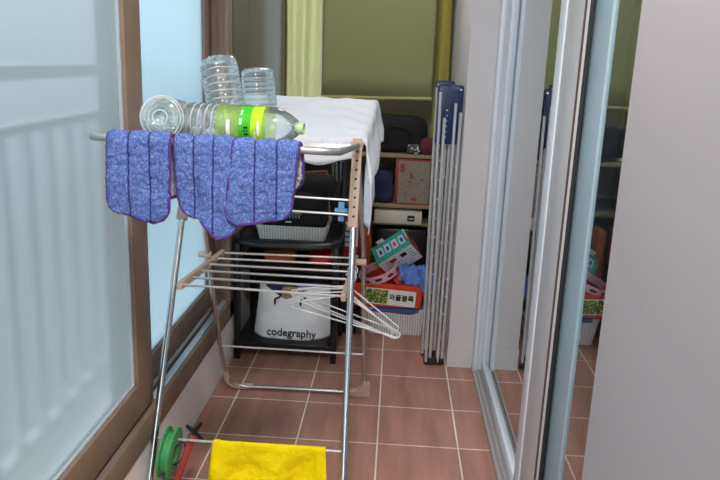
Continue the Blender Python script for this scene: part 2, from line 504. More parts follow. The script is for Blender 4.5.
# window frame set into the opening
wf = struct(bx('trim_4', (-0.83, YN, 0.215), (XL, 3.11, 0.23), M['wood']))
b = B()
box(b, (-0.735, YN, 0.215), (XL + 0.006, 3.112, 0.300), 0.003)
box(b, (-0.735, 3.04, 0.215), (XL + 0.006, 3.112, 2.18), 0.003)
box(b, (-0.735, YN, 2.12), (XL + 0.006, 3.112, 2.19), 0.003)
obj('frame_face', b, M['wood'], wf)
b = B(); box(b, (-0.765, 3.055, 0.29), (-0.733, 3.10, 2.12), 0.003); box(b, (-0.83, 3.07, 0.22), (-0.762, 3.11, 2.12), 0.003)
obj('frame_jamb', b, M['wood'], wf)
b = B(); box(b, (-0.752, 2.07, 0.22), (-0.728, 3.05, 0.3035)); obj('lit_ledge', b, M['alu'], wf)  # ledge of the brown frame, its sky reflection put into a pale colour
b = B(); box(b, (-0.785, YN, 0.22), (-0.752, 3.05, 0.272)); box(b, (-0.83, YN, 0.22), (-0.785, 3.05, 0.262)); obj('track', b, M['woodd'], wf)
b = B(); box(b, (-0.7645, YN, 0.27), (-0.7615, 3.05, 0.286)); obj('track_rail', b, M['alu'], wf)

def sash(name, x0, x1, ya, yb, za, zb, st, rl, pane, xg, stn=None):
    w = B()
    if stn: ya = ya + stn - st          # narrower near stile
    box(w, (x0, ya + (st - stn if stn else 0), za), (x1, ya + st, zb), 0.004); box(w, (x0, yb - st, za), (x1, yb, zb), 0.004)
    box(w, (x0, ya + st - 0.004, za), (x1, yb - st + 0.004, za + rl), 0.004)
    box(w, (x0, ya + st - 0.004, zb - rl), (x1, yb - st + 0.004, zb), 0.004)
    r = struct(obj(name, w, M['wood']))
    g = B()
    gx = x1 - 0.005
    for lo, hi in (((xg, ya + st, za + rl - .002), (gx - .006, ya + st + .007, zb - rl)), ((xg, yb - st - .007, za + rl - .002), (gx - .006, yb - st, zb - rl)),
                   ((xg, ya + st, za + rl - .002), (gx - .006, yb - st, za + rl + .005)), ((xg, ya + st, zb - rl - .005), (gx - .006, yb - st, zb - rl))):
        box(g, lo, hi)
    part_label(obj('glazing_bead', g, M['alu'], r), 'pale glazing strip')
    p = B()
    q = [p.verts.new(c) for c in ((xg, ya + st - .004, za + rl - .004), (xg, yb - st + .004, za + rl - .004), (xg, yb - st + .004, zb - rl + .004), (xg, ya + st - .004, zb - rl + .004))]
    p.faces.new(q)
    part_label(obj('pane', p, pane, r), 'frosted glass pane')
    return r
sash('window_1', -0.766, -0.733, -0.30, 2.06, 0.306, 2.13, 0.125, 0.105, M['frost1'], -0.753)
sash('window_2', -0.822, -0.790, 1.995, 3.068, 0.285, 2.13, 0.115, 0.100, M['frost2'], -0.806, 0.05)

# balcony railing outside
rl = thing('balcony_railing', 'white metal balcony railing standing outside behind the frosted glass', 'railing', (-1.0, 1.2, -0.1))
bx('top_rail', (-1.03, -1.5, 1.295), (-0.97, 4.2, 1.335), M['rail'], rl, 0.004)
bx('middle_rail', (-1.02, -1.5, 1.150), (-0.98, 4.2, 1.178), M['rail'], rl, 0.004)
bx('bottom_rail', (-1.02, -1.5, 0.215), (-0.98, 4.2, 0.245), M['rail'], rl, 0.004)
y = 1.673 - 0.14 * 8
while y < 3.4:
    bx('baluster', (-1.014, y - 0.014, 0.24), (-0.986, y + 0.014, 1.155), M['rail'], rl, 0.004); y += 0.14
for y in (-1.4, 4.1): bx('post', (-1.02, y - 0.02, -0.1), (-0.98, y + 0.02, 1.30), M['rail'], rl)
struct(bx('trim_5', (-1.12, -1.6, -0.3), (-0.86, 4.5, -0.1), M['wall']))   # slab edge under the railing

# right: near wall, pillar, sliding doors
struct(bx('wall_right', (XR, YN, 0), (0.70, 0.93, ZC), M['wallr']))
pl = struct(bx('wall_pillar', (XR, 3.14, 0), (0.70, YB, ZC), M['wall'], bev=0.003))
struct(bx('baseboard_pillar', (XR - 0.002, 3.135, 0), (0.41, 3.1405, 0.105), M['skirt']))
struct(bx('trim_6', (0.41, 0.93, 2.12), (0.70, 3.14, ZC), M['wall']))
d = struct(bx('trim_7', (0.402, 0.93, 0.0), (0.66, 3.14, 0.012), M['sill']))
b = B(); box(b, (0.404, 0.93, 0.012), (0.409, 3.14, 0.024)); box(b, (0.424, 0.93, 0.012), (0.428, 3.14, 0.022)); obj('track_rail', b, M['alu'], d)
j = B(); box(j, (0.405, 3.08, 0.0), (0.425, 3.145, 2.12), 0.003); box(j, (0.425, 3.10, 0), (0.66, 3.145, 2.12))
dj = struct(obj('trim_8', j, M['upvc']))
bx('jamb_groove', (0.4045, 3.094, 0.02), (0.409, 3.101, 2.1), M['upvcg'], dj)

def door(name, x0, x1, ya, yb, st_n, st_f, za, zb, rail):
    w = B()
    box(w, (x0, ya, za), (x1, ya + st_n, zb), 0.003); box(w, (x0, yb - st_f, za), (x1, yb, zb), 0.003)
    box(w, (x0, ya + st_n - .003, za), (x1, yb - st_f + .003, za + rail), 0.003)
    box(w, (x0, ya + st_n - .003, zb - rail), (x1, yb - st_f + .003, zb), 0.003)
    r = struct(obj(name, w, M['upvcg']))
    g = B(); e = 0.004; bw = 0.03 if x0 < 0.46 else -0.02
    box(g, (x0 - e, ya + st_n - bw, za), (x0 + .012, ya + st_n + .045, zb), 0.002)  # strip of the stile, reflected light put into its lighter white
    if st_f < 0.1: box(g, (x0 - e, yb - st_f - .01, za), (x0 + .012, yb - st_f + .012, zb), 0.002)
    box(g, (x0 - e, ya + st_n, za), (x0 + .012, yb - st_f, za + rail + .005), 0.002)
    part_label(obj('glazing_bead', g, M['upvc'], r), 'white bead, light reflected on the stile painted in')
    p = B(); xg = (x0 + x1) / 2
    box(p, (xg - .003, ya + st_n - .01, za + rail - .01), (xg + .003, yb - st_f + .01, zb - rail + .01))
    part_label(obj('pane', p, M['glassd'], r), 'reflecting glass pane')
    return r
d1 = door('door_1', 0.445, 0.467, 1.865, 3.098, 0.215, 0.035, 0.014, 2.11, 0.048)
bx('gasket', (0.4455, 1.858, 0.02), (0.4495, 1.866, 2.10), M['bgasket'], d1)
bx('edge_profile', (0.4495, 1.860, 0.02), (0.457, 1.866, 2.10), M['upvcg'], d1)
bx('gasket', (0.457, 1.858, 0.02), (0.4668, 1.866, 2.10), M['gasket'], d1)
d2 = door('door_2', 0.474, 0.494, 0.80, 1.95, 0.09, 0.228, 0.014, 2.11, 0.048)
d2.data.materials[0] = M['upvcb']
bx('dark_gap_filler', (0.467, 1.905, 0.02), (0.474, 1.93, 2.10), M['gasket'], d2)  # black filler, darkness of the gap between the sashes made as a strip
# the dim room behind the doors
rm = B()
box(rm, (0.70, -1.0, -0.05), (4.0, 5.0, 0.0)); struct(obj('floor_room', rm, M['roomfloor']))
struct(bx('wall_room', (3.9, -1.0, 0), (4.0, 5.0, ZC), M['roomwall']))
struct(bx('wall_room_far', (0.70, 4.9, 0), (3.9, 5.0, ZC), M['roomwall']))
struct(bx('wall_room_near', (0.70, -1.1, 0), (3.9, -1.0, ZC), M['roomwall']))
struct(bx('ceiling_room', (0.70, -1.1, ZC), (4.0, 5.0, ZC + 0.1), M['roomwall']))

# ------------------------------------------------------------------ far end: curtain, blind
def curtain(name, x0, x1, y, z0, z1, m, folds, amp, label, seed=0):
    b = B()
    def f(u, v):
        x = x0 + (x1 - x0) * u; z = z0 + (z1 - z0) * v
        a = amp * (1.0 + 0.25 * math.sin(3 * v + seed))
        return V((x + 0.006 * math.sin(v * 5 + u * 7), y + a * math.sin(u * folds * 2 * pi + seed + 0.3 * math.sin(v * 3)), z))
    grid(b, f, 60, 14)
    return tag(solidify(obj(name, b, m, loc=((x0 + x1) / 2, y, z0)), 0.003), label, 'curtain')
curtain('curtain', -0.635, -0.43, 4.06, 0.91, 2.33, M['curtain'], 2.3, 0.022, 'lime green curtain hanging in folds left of the olive roller blind', 0.4)
curtain('curtain', 0.19, 0.268, 4.08, 0.91, 2.33, M['curtaind'], 1.0, 0.012, 'narrow olive curtain strip between the roller blind and the white pillar', 1.6)
bl = thing('roller_blind', 'plain olive green roller blind hanging above the dark storage shelves', 'blind', (-0.12, 4.0, 1.17))
b = B(); grid(b, lambda u, v: V((-0.424 + 0.606 * u, 4.0 + 0.003 * math.sin(u * 9), 1.185 + 1.12 * v)), 30, 10)
solidify(obj('fabric', b, M['blind'], bl), 0.002)
tb('hem_bar', [(-0.424, 4.0, 1.178), (0.182, 4.0, 1.190)], 0.010, M['hem'], bl)
tb('roller_tube', [(-0.43, 4.0, 2.31), (0.188, 4.0, 2.31)], 0.03, M['hem'], bl, 16)
tb('pull_cord', [(-0.432, 3.985, 2.30), (-0.430, 3.98, 1.7), (-0.428, 3.985, 1.25)], 0.003, M['whitepl'], bl, 6)

# ------------------------------------------------------------------ clothes drying rack
rk = thing('drying_rack', 'stainless winged clothes drying rack standing open on the tiles', 'drying rack', (-0.40, 2.3, 0.0))
LX, RX = -0.70, -0.133
def leg_front(xt, xb): return [V((xt, 2.43, 1.10)), V((xb, 1.865, 0.012))]
fl, fr_ = leg_front(-0.70, -0.705), leg_front(RX, -0.107)
for p, q in ((fl, -1), (fr_, 1)):
    tb('front_leg', p, 0.0105, M['steel'], rk, 14)
    e = p[1]; d_ = (p[0] - p[1]).normalized()
    part_label(tb('foot_cap', [e - d_ * 0.012, e + d_ * 0.04], 0.0135, M['beige'], rk, 12), 'beige plastic foot cap')
# rear U frame
U = [(-0.69, 2.44, 1.10), (-0.684, 2.53, 0.715), (-0.672, 2.705, 0.165), (-0.658, 2.775, 0.014), (-0.50, 2.785, 0.013), (-0.16, 2.785, 0.013), (-0.072, 2.78, 0.015), (-0.086, 2.72, 0.15), (-0.102, 2.55, 0.74), (RX, 2.44, 1.10)]
tb('back_frame', fillet(U, 0.09, 6), 0.0095, M['steel'], rk, 12)
# beige corner caps of the rear frame
b = B(); tube(b, fillet([(-0.667, 2.735, 0.10), (-0.658, 2.775, 0.015), (-0.56, 2.785, 0.0135)], 0.09, 6), 0.0125, 10)
part_label(obj('corner_cap', b, M['beige'], rk), 'beige corner foot')
b = B()
q = [(-0.165, 0.003), (-0.058, 0.003), (-0.060, 0.075), (-0.086, 0.088), (-0.094, 0.056), (-0.116, 0.034), (-0.165, 0.026)]
f0 = [b.verts.new((x, 2.766 - z * 0.42, z)) for x, z in q]; f1 = [b.verts.new((x, 2.798 - z * 0.42, z)) for x, z in q]
b.faces.new(f0); b.faces.new(list(reversed(f1)))
for i in range(len(q)): b.faces.new((f0[i], f0[(i + 1) % len(q)], f1[(i + 1) % len(q)], f1[i]))
part_label(obj('corner_cap', b, M['beige'], rk), 'beige corner foot')
# hinge plates (the beige ladder strips)
for x0, x1 in ((-0.70, -0.7012), (RX, -0.1267)):
    a = V((x0, 2.4405, 1.120)); e = V((x1, 2.2965, 0.842))
    dr = (e - a).normalized(); mx = basis((a + e) / 2, (1, 0, 0), dr)
    b = B(); L_ = (e - a).length
    box(b, (-0.0165, -L_ / 2, -0.0135), (0.0165, L_ / 2, 0.0135), 0.004, mx=mx)
    hp = part_label(obj('hinge_plate', b, M['beige'], rk), 'beige plastic plate with a row of holes')
    b = B()
    for k in range(8):
        yy = -L_ / 2 + 0.05 + k * (L_ - 0.07) / 7.5
        for sgn in (-1, 1):
            c0 = mx @ V((0.002, yy, sgn * 0.0133)); c1 = mx @ V((0.002, yy, sgn * 0.0143))
            tube(b, [c0, c1], 0.0045, 8)
    pieces('hole', b, M['hole'], hp)
    b = B(); tube(b, [V((x0 - 0.022, 2.435, 1.10)), V((x0 + 0.022, 2.435, 1.10))], 0.013, 12); obj('pivot', b, M['beige'], hp)
# front wing: rounded frame and rods
WZ = lambda yy: 1.10 + (2.43 - yy) * (0.078 / 0.78)
FY = 1.655
BZ = lambda x: WZ(FY) + 0.006 - (x + 0.73) * 0.020
fb = fillet([(RX + 0.006, 2.42, 1.10), (-0.132, FY, BZ(-0.132)), (-0.7275, FY, BZ(-0.7275)), (-0.715, 2.42, 1.10)], 0.05, 6)
tb('front_wing_frame', fb, 0.0095, M['barg'], rk, 12)
yy = 1.75
while yy < 2.40:
    z = WZ(yy) - 0.001; q = (2.43 - yy) / 0.78
    tb('rod', [(-0.716, yy, z + 0.006 * q), (-0.134, yy, z - 0.006 * q)], 0.0042, M['rod'], rk, 8); yy += 0.085
# rear wing
RZ = lambda yy: 1.10 + (yy - 2.44) * 0.19
rb = fillet([(RX + 0.012, 2.45, 1.10), (-0.112, 2.99, RZ(2.99)), (-0.69, 2.99, RZ(2.99)), (-0.69, 2.45, 1.10)], 0.05, 6)
tb('rear_wing_frame', rb, 0.0095, M['barg'], rk, 12)
for yy in (2.53, 2.61, 2.69, 2.835, 2.91):
    z = RZ(yy)
    tb('rod', [(-0.69, yy, z), (-0.116, yy, z)], 0.0042, M['rod'], rk, 8)
# upper rods between hinge plates
for z, yv in ((0.926, 2.355), (0.880, 2.335)):
    tb('rod', [(-0.70, yv + 0.02, z + 0.004), (-0.128, yv + 0.02, z - 0.006)], 0.004, M['rod'], rk, 8)
# middle tray
TA = (V((-0.695, 2.245, 0.632)), V((-0.664, 2.70, 0.622))); TB = (V((-0.147, 2.235, 0.625)), V((-0.135, 2.72, 0.622)))
for a, e, w in ((TA[0], TA[1], 0.010), (TB[0], TB[1], 0.009)):
    dr = (e - a).normalized(); mx = basis((a + e) / 2, dr, (0, 0, 1)); L_ = (e - a).length
    b = B(); box(b, (-L_ / 2 - 0.012, -0.016, -w), (L_ / 2 + 0.012, 0.012, w), 0.005, mx=mx)
    part_label(obj('tray_side_bar', b, M['beige'], rk), 'beige plastic tray side')
for k in range(6):
    t = k / 5
    tb('rod', [TA[0].lerp(TA[1], t), TB[0].lerp(TB[1], t)], 0.0045, M['rod'], rk, 8)
for s in (LX, -0.118):
    b = B(); tube(b, [(s - 0.015, 2.58 - 0.03, 0.655), (s + 0.03, 2.58 - 0.03, 0.655)], 0.012, 10); obj('joint', b, M['beige'], rk)
# low rods
tb('rod', [(-0.705, 1.978, 0.216), (-0.112, 1.978, 0.208)], 0.0042, M['rod'], rk, 8)
tb('rod', [(-0.674, 2.682, 0.235), (-0.090, 2.682, 0.232)], 0.0042, M['rod'], rk, 8)

# ------------------------------------------------------------------ white cloth over the rear wing
def cloth():
    b = B()
    x0, xb, y0, y1 = -0.665, -0.114, 2.462, 3.005
    NX, NY = 70, 64
    def f(u, v):
        # unfolded sheet coordinates
        fr_over = 0.082 + 0.014 * math.sin(u * 17)           # front flap
        x1 = xb + 0.022 * v
        t_ = min(1, max(0, (0.62 - v) / 0.34)); t_ = t_ * t_ * (3 - 2 * t_)
        side = 0.185 + 0.115 * t_ + 0.016 * math.sin(v * 13) + 0.012 * math.sin(v * 29 + 1)
        sx = (x1 - x0 + side) * u
        sy = -fr_over + (y1 - y0 + fr_over + 0.10) * v
        x = x0 + sx; yq = y0 + sy
        r = 0.012
        z = RZ(min(max(yq, y0), y1)) + 0.0165
        z += 0.007 * nz(x, yq, 0, 14) + 0.004 * math.exp(-((x + 0.16) / 0.07) ** 2) * math.sin(yq * 60 + x * 45) + 0.010 * max(0, nz(x, yq, 2, 6))
        # sag of the loose front edge
        if yq < y0 + 0.08: z += 0.004 * math.sin(x * 30)
        drop = 0.0
        if yq < y0:
            drop = y0 - yq; yq = y0 - 0.012 - 0.008 * math.sin(x * 24)
        elif yq > y1:
            drop = yq - y1; yq = y1 + 0.014
        if x > x1:
            o = x - x1
            if o < r * pi / 2:
                a = o / r; xx = x1 + r * math.sin(a); dz = r * (1 - math.cos(a))
            else:
                xx = x1 + r; dz = r + o - r * pi / 2
                k = min(1, dz / 0.12)
                xx += k * (0.012 * math.sin(yq * 34 + 0.7) + 0.006 * math.sin(yq * 61 + dz * 12)) + 0.012 * k
                yq += k * (0.010 * math.sin(dz * 25)) - 0.075 * k * (1 - v) ** 2
            x = xx; z -= dz
            z -= drop * 0.25
        else:
            z -= drop
        return V((x, yq, z))
    grid(b, f, NX, NY)
    o = obj('cloth', b, M['cloth'], loc=(-0.38, 2.72, 1.12), angle=80)
    solidify(o, 0.0025, 1)
    return tag(o, 'white cotton cloth spread over the rear wing and right side of the drying rack', 'cloth')
cloth()

# ------------------------------------------------------------------ blue mop pads on the front bar
def pad(xc, w, Lf, Lb, shear, rc, label, tilt=0.0, yoff=0.0, wback=1.0, bshift=0.0):
    zt = BZ(xc) + 0.0138
    R_ = 0.0145
    root = thing('mop_pad', label, 'mop pad', (xc, FY, zt - 0.22), 'blue mop pads on the rack bar')
    NU, NV = 40, 84
    pts = []
    def pos(u, s):
        """u in [-1,1], s = distance along the strip, 0 at the bar's crown, + to the front"""
        lf = Lf + shear * u; lb = Lb
        tot = lf if s > 0 else lb
        sa = abs(s) * tot
        d = tot - sa
        hw = w / 2 * (wback if s < 0 else 1.0)
        if d < rc: hw -= rc - math.sqrt(max(0, rc * rc - (rc - d) ** 2))
        x = u * hw
        arc = R_ * pi / 2
        if sa < arc:
            a = sa / R_; yv = R_ * math.sin(a); zv = -(R_ * (1 - math.cos(a)))
        else:
            yv = R_ + (sa - arc) * 0.03; zv = -(R_ + sa - arc)
        sg = -1 if s > 0 else 1
        yv *= sg
        # pillow between the seams and soft pile
        seam = min(abs(abs(x) - w / 6), abs(abs(x) - w / 2))
        puff = 0.005 * min(1, seam / 0.012)
        puff += 0.0034 * nz(x + xc * 5, zv, s, 130) + 0.004 * nz(x + xc * 3, zv, s, 40)
        wv = (0.007 * math.sin(x * 35 + xc * 20) + 0.009 * nz(x, zv, xc * 9, 16)) * min(1, sa / 0.12)
        x += bshift * (1 if s < 0 else 0) * min(1, sa / 0.05)
        n = V((0, sg * min(1, sa / arc), 1 - min(1, sa / arc)))
        return V((xc + x + (tilt * zv if s > 0 else 0), FY + yoff + yv, zt + zv)) + n * puff + V((0, wv, 0))
    b = B()
    vs = grid(b, lambda i, j: pos(i * 2 - 1, 1 - 2 * j), NU, NV)
    loop = [v[0].co.copy() for v in vs] + [v.co.copy() for v in vs[-1][1:]] + [v[-1].co.copy() for v in reversed(vs[:-1])] + [v.co.copy() for v in reversed(vs[0][1:-1])]
    o = obj('pile', b, [pad_mat('blue_microfibre', w), M['padback']], root, angle=180)
    # seams run with the pad's own x, so the pile keeps its origin on the pad's centre line
    md = o.modifiers.new('thickness', 'SOLIDIFY'); md.thickness = 0.006; md.offset = 0; md.material_offset = 1
    # outline binding
    lp = [p for k, p in enumerate(loop) if k % 2 == 0]
    part_label(tb('edge_binding', lp, 0.0042, M['purple'], root, 7, closed=True), 'purple edge binding')
    return root
pad(-0.598, 0.146, 0.208, 0.165, 0.010, 0.042, 'leftmost blue fluffy mop pad on the front bar of the drying rack', 0.02, bshift=0.022)
pad(-0.445, 0.140, 0.222, 0.17, 0.022, 0.050, 'middle blue fluffy mop pad on the front bar, hanging lowest of the three', -0.05)
pad(-0.298, 0.152, 0.196, 0.124, -0.006, 0.034, 'rightmost blue fluffy mop pad on the front bar, below the green label bottle', 0.10, yoff=-0.005, bshift=0.006)

# ------------------------------------------------------------------ plastic bottles
def bottle_square(label, base, top, spin, s=1.0):
    """square ribbed water bottle standing on its neck; base = middle of the neck end, top = middle of the bottle's bottom"""
    base, top = V(base), V(top)
    Ln = (top - base).length
    zax = (top - base).normalized()
    mx = basis(base, V((math.cos(spin), math.sin(spin), 0)), zax.cross(V((math.cos(spin), math.sin(spin), 0))))
    root = thing('water_bottle', label, 'bottle', base, 'empty clear water bottles on the drying rack')
    r = 0.048 * s
    prof = [(0.0135, 0), (0.0135, 0.022), (0.016, 0.030), (0.030, 0.055), (r * 0.93, 0.085), (r, 0.10)]
    h = 0.10
    nrib = 7; step = (Ln - 0.03 - h) / nrib
    ribs = []
    for k in range(nrib):
        prof += [(r, h + step * 0.25), (r * 0.955, h + step * 0.5), (r, h + step * 0.75), (r, h + step)]
        ribs.append(h + step * 0.5); h += step
    prof += [(r * 0.97, Ln - 0.016), (r * 0.86, Ln - 0.004), (r * 0.70, Ln), (r * 0.45, Ln - 0.010), (r * 0.2, Ln - 0.014), (0.0, Ln - 0.012)]
    b = B(); lathe(b, prof, 40, mx, 0.75, cap=False)
    obj('bottle_body', b, M['pet'], root, angle=70)
    b = B()
    for hz in ribs:
        pts = []
        for k in range(40):
            a = 2 * pi * k / 40; ca, sa = math.cos(a), math.sin(a)
            f = 1 + ((abs(ca) ** 4 + abs(sa) ** 4) ** -0.25 - 1) * 0.75
            pts.append(mx @ V((ca * r * .962 * f, sa * r * .962 * f, hz)))
        tube(b, pts, 0.0021, 5, True)
    for k in range(8):
        a = pi / 8 + k * pi / 4
        tube(b, [mx @ V((math.cos(a) * r * 0.25, math.sin(a) * r * 0.25, Ln - 0.013)), mx @ V((math.cos(a) * r * 0.8, math.sin(a) * r * 0.8, Ln - 0.001)), mx @ V((math.cos(a) * r * 1.08, math.sin(a) * r * 1.08, Ln - 0.02))], 0.0016, 5)
    part_label(obj('rib', b, M['petrim'], root), 'moulded ribs with white highlights painted in')
    b = B(); lathe(b, [(0.0138, 0.002), (0.0155, 0.004), (0.0138, 0.007), (0.0155, 0.010), (0.0138, 0.014)], 20, mx, cap=False)
    obj('neck_thread', b, M['petrim'], root)
    return root
bottle_square('taller upside down clear ribbed bottle, leaning left on the rack beside the frosted window', (-0.503, 2.20, 1.092), (-0.570, 2.265, 1.370), 0.75, 1.10)
bottle_square('clear ribbed bottle upside down at the white cloth\'s back edge, shorter of two upright ones', (-0.522, 2.765, 1.075), (-0.540, 2.79, 1.336), 0.75, 1.24)

def lying(name, label, base, end, r, kind):
    base, end = V(base), V(end); Ln = (end - base).length
    z = (end - base).normalized(); x = z.cross(V((0, 0, 1))).normalized()
    mx = basis(base, x, z.cross(x))
    root = thing(name, label, 'bottle', base, 'empty clear water bottles on the drying rack')
    body = Ln * (0.74 if kind == 'green' else 0.64)
    prof = [(0.0, 0.010), (r * 0.30, 0.008), (r * 0.34, 0.002), (r * 0.62, 0.0), (r * 0.84, 0.004), (r * 0.97, 0.016), (r, 0.03)]
    ribs = []
    if kind == 'green':
        for k in range(4):
            h = 0.04 + k * 0.018; prof += [(r, h - 0.006), (r * 0.95, h), (r, h + 0.006)]; ribs.append(h)
        prof += [(r * 0.985, 0.115), (r * 0.985, body)]
        for k in range(1): prof += [(r, body + 0.006)]
    else:
        prof += [(r, 0.06), (r * 0.96, 0.07), (r, 0.08), (r, body)]; ribs.append(0.07)
    prof += [(r * 0.93, body + (Ln - body) * 0.28), (r * 0.70, body + (Ln - body) * 0.55), (r * 0.44, body + (Ln - body) * 0.78), (0.0145, Ln - 0.022)]
    b = B(); lathe(b, prof, 40, mx, 0, cap=False)
    obj('bottle_body', b, M['pet'] if kind == 'green' else M['petg'], root, angle=70)
    b = B()
    for hz in ribs:
        tube(b, [mx @ V((math.cos(2 * pi * k / 36) * r * .955, math.sin(2 * pi * k / 36) * r * .955, hz)) for k in range(36)], 0.0013, 5, True)
    tube(b, [mx @ V((math.cos(2 * pi * k / 36) * r * .985, math.sin(2 * pi * k / 36) * r * .985, 0.017)) for k in range(36)], 0.0013, 5, True)
    if kind == 'round':
        tube(b, [mx @ V((math.cos(2 * pi * k / 30) * r * .33, math.sin(2 * pi * k / 30) * r * .33, 0.002)) for k in range(30)], 0.0022, 5, True)
        tube(b, [mx @ V((math.cos(2 * pi * k / 36) * r * .9, math.sin(2 * pi * k / 36) * r * .9, 0.008)) for k in range(36)], 0.0016, 5, True)
    obj('rib', b, M['petrim'], root)
    b = B(); lathe(b, [(0.0145, Ln - 0.023), (0.0145, Ln - 0.016), (0.0175, Ln - 0.015), (0.0175, Ln - 0.012), (0.0145, Ln - 0.011), (0.0145, Ln)], 20, mx, cap=False)
    part_label(solidify(obj('bottle_neck', b, M['neckg'] if kind == 'green' else M['petg'], root), 0.0015), 'pale threaded neck')
    return root, mx, Ln, body
def sleeve(name, mx, r, h0, h1, a0, a1, m, root, n=20):
    b = B(); grid(b, lambda u, v: mx @ V((math.cos(a0 + (a1 - a0) * u) * r, math.sin(a0 + (a1 - a0) * u) * r, h0 + (h1 - h0) * v)), n, 3)
    return obj(name, b, m, root)
def rest(yv): return WZ(yv) + 0.0035
g_, gm, gL, gB = lying('water_bottle', 'clear bottle with a bright green label lying on its side across the rack', (-0.552, 1.838, rest(1.84) + 0.0495), (-0.232, 1.80, rest(1.81) + 0.043), 0.0495, 'green')
# the angle that faces the camera
def cam_angle(mx, h):
    c = mx @ V((0, 0, h)); v = mx.to_3x3().inverted() @ (V((0, 0, H)) - c); return math.atan2(v.y, v.x)
ga = cam_angle(gm, 0.17)
sleeve('label', gm, 0.0495, 0.104, 0.236, 0, 2 * pi, M['lab3'], g_, 40)
lb = sleeve('label_front', gm, 0.0499, 0.196, 0.226, ga - 1.3, ga + 1.2, M['lab1'], g_, 30)
sleeve('label_panel', gm, 0.0502, 0.166, 0.197, ga - 1.2, ga + 0.9, M['lab2'], g_, 20)
sleeve('label_band', gm, 0.0502, 0.134, 0.144, ga - 0.2, ga + 1.1, M['white'], g_, 20)
b = B()
for h0, h1, a0, a1 in ((0.180, 0.191, 0.62, 0.72), (0.180, 0.191, 0.42, 0.52), (0.180, 0.184, 0.25, 0.36), (0.187, 0.191, 0.25, 0.36), (0.180, 0.191, 0.08, 0.18)):
    grid(b, lambda u, v: gm @ V((math.cos(ga + a0 + (a1 - a0) * u) * 0.0506, math.sin(ga + a0 + (a1 - a0) * u) * 0.0506, h0 + (h1 - h0) * v)), 4, 1)
pieces('label_print', b, M['ink'], lb, 'dark lettering')
b = B()
for h0, h1, a0, a1 in ((0.168, 0.175, -0.3, 0.0), (0.170, 0.174, -0.8, -0.5), (0.206, 0.210, 0.3, 0.8), (0.214, 0.220, -0.2, 0.5)):
    grid(b, lambda u, v: gm @ V((math.cos(ga + a0 + (a1 - a0) * u) * 0.0506, math.sin(ga + a0 + (a1 - a0) * u) * 0.0506, h0 + (h1 - h0) * v)), 4, 1)
pieces('label_print', b, M['white'], lb)
r_, rm_, rL, rB = lying('water_bottle', 'clear bottle lying with its round bottom facing out at the rack bar\'s left end', (-0.578, 1.735, rest(1.735) + 0.0545), (-0.592, 2.04, rest(2.04) + 0.046), 0.0545, 'round')
ra = cam_angle(rm_, 0.1)
part_label(sleeve('label', rm_, 0.0532, 0.09, 0.15, -0.3 * pi, 0.35 * pi, M['lab2'], r_), 'green paper label')

# ------------------------------------------------------------------ clothespin, hangers
cp = thing('clothespin', 'light blue plastic clothespin clipped on the rack rod beside the beige hinge plate', 'clothespin', (-0.174, 2.372, 0.876))
for s in (-1, 1):
    b = B()
    box(b, (-0.185 + 0.001, 2.372 + s * 0.006 - 0.003, 0.848), (-0.164, 2.372 + s * 0.006 + 0.003, 0.912), 0.002)
    obj('jaw', b, M['sky_blue'], cp)
b = B(); tube(b, [(-0.196, 2.365, 0.884), (-0.153, 2.365, 0.884)], 0.007, 8); tube(b, [(-0.196, 2.379, 0.884), (-0.153, 2.379, 0.884)], 0.007, 8)
obj('spring', b, M['sky_blue'], cp)

def hanger_mesh():
    b = B()
    tri = fillet([(0.004, 0, -0.062), (0.238, 0, -0.146), (0.238, 0, -0.163), (-0.172, 0, -0.163), (-0.172, 0, -0.146)], 0.014, 4, True)
    tube(b, tri, 0.0029, 7, True)
    tube(b, [(0.020, 0, -0.071), (0.018, 0, -0.071)], 0.002, 6)
    me = bpy.data.meshes.new('wire_body'); b.to_mesh(me); b.free(); me.materials.append(M['hanger'])
    h = B()
    hk = [V((0, 0, -0.062)), V((0, 0, -0.03))] + [V((-0.020 * math.cos(a) + 0.0, 0, -0.012 + 0.020 * math.sin(a))) for a in [pi * 1.35 - k * pi * 1.45 / 12 for k in range(13)]]
    hk = [V((0, 0, -0.062)), V((0.001, 0, -0.040))] + [V((0.0195 * math.cos(a), 0, 0.0 + 0.0195 * math.sin(a))) for a in [-pi / 2 + 0.15 + k * (pi * 1.28) / 12 for k in range(13)]]
    tube(h, hk, 0.0029, 7)
    mh = bpy.data.meshes.new('hook'); h.to_mesh(mh); h.free(); mh.materials.append(M['hanger'])
    for m_ in (me, mh):
        for p in m_.polygons: p.use_smooth = True
    return me, mh
hb, hh = hanger_mesh()
hl = ['white wire hanger on the rack tray, frontmost of the four in the bunch', 'white wire hanger second from the front in the bunch on the rack tray',
      'white wire hanger third from the front in the bunch on the rack tray', 'white wire hanger rearmost of the bunch, nearest the orange tray']
for k, (yv, ry, rz, dx) in enumerate(((2.44, 15, 3, 0.0), (2.475, 18, -4, 0.002), (2.51, 22, 4, 0.0), (2.55, 17, -5, 0.003))):
    o = thing('clothes_hanger', hl[k], 'hanger', (-0.142 + dx, yv, 0.622), 'white wire hangers on the rack tray')
    o.rotation_euler = (0, math.radians(ry), math.radians(rz))
    for n_, me in (('wire_body', hb), ('hook', hh)):
        c = bpy.data.objects.new(n_, me); C.objects.link(c); c.parent = o
bpy.context.view_layer.update()

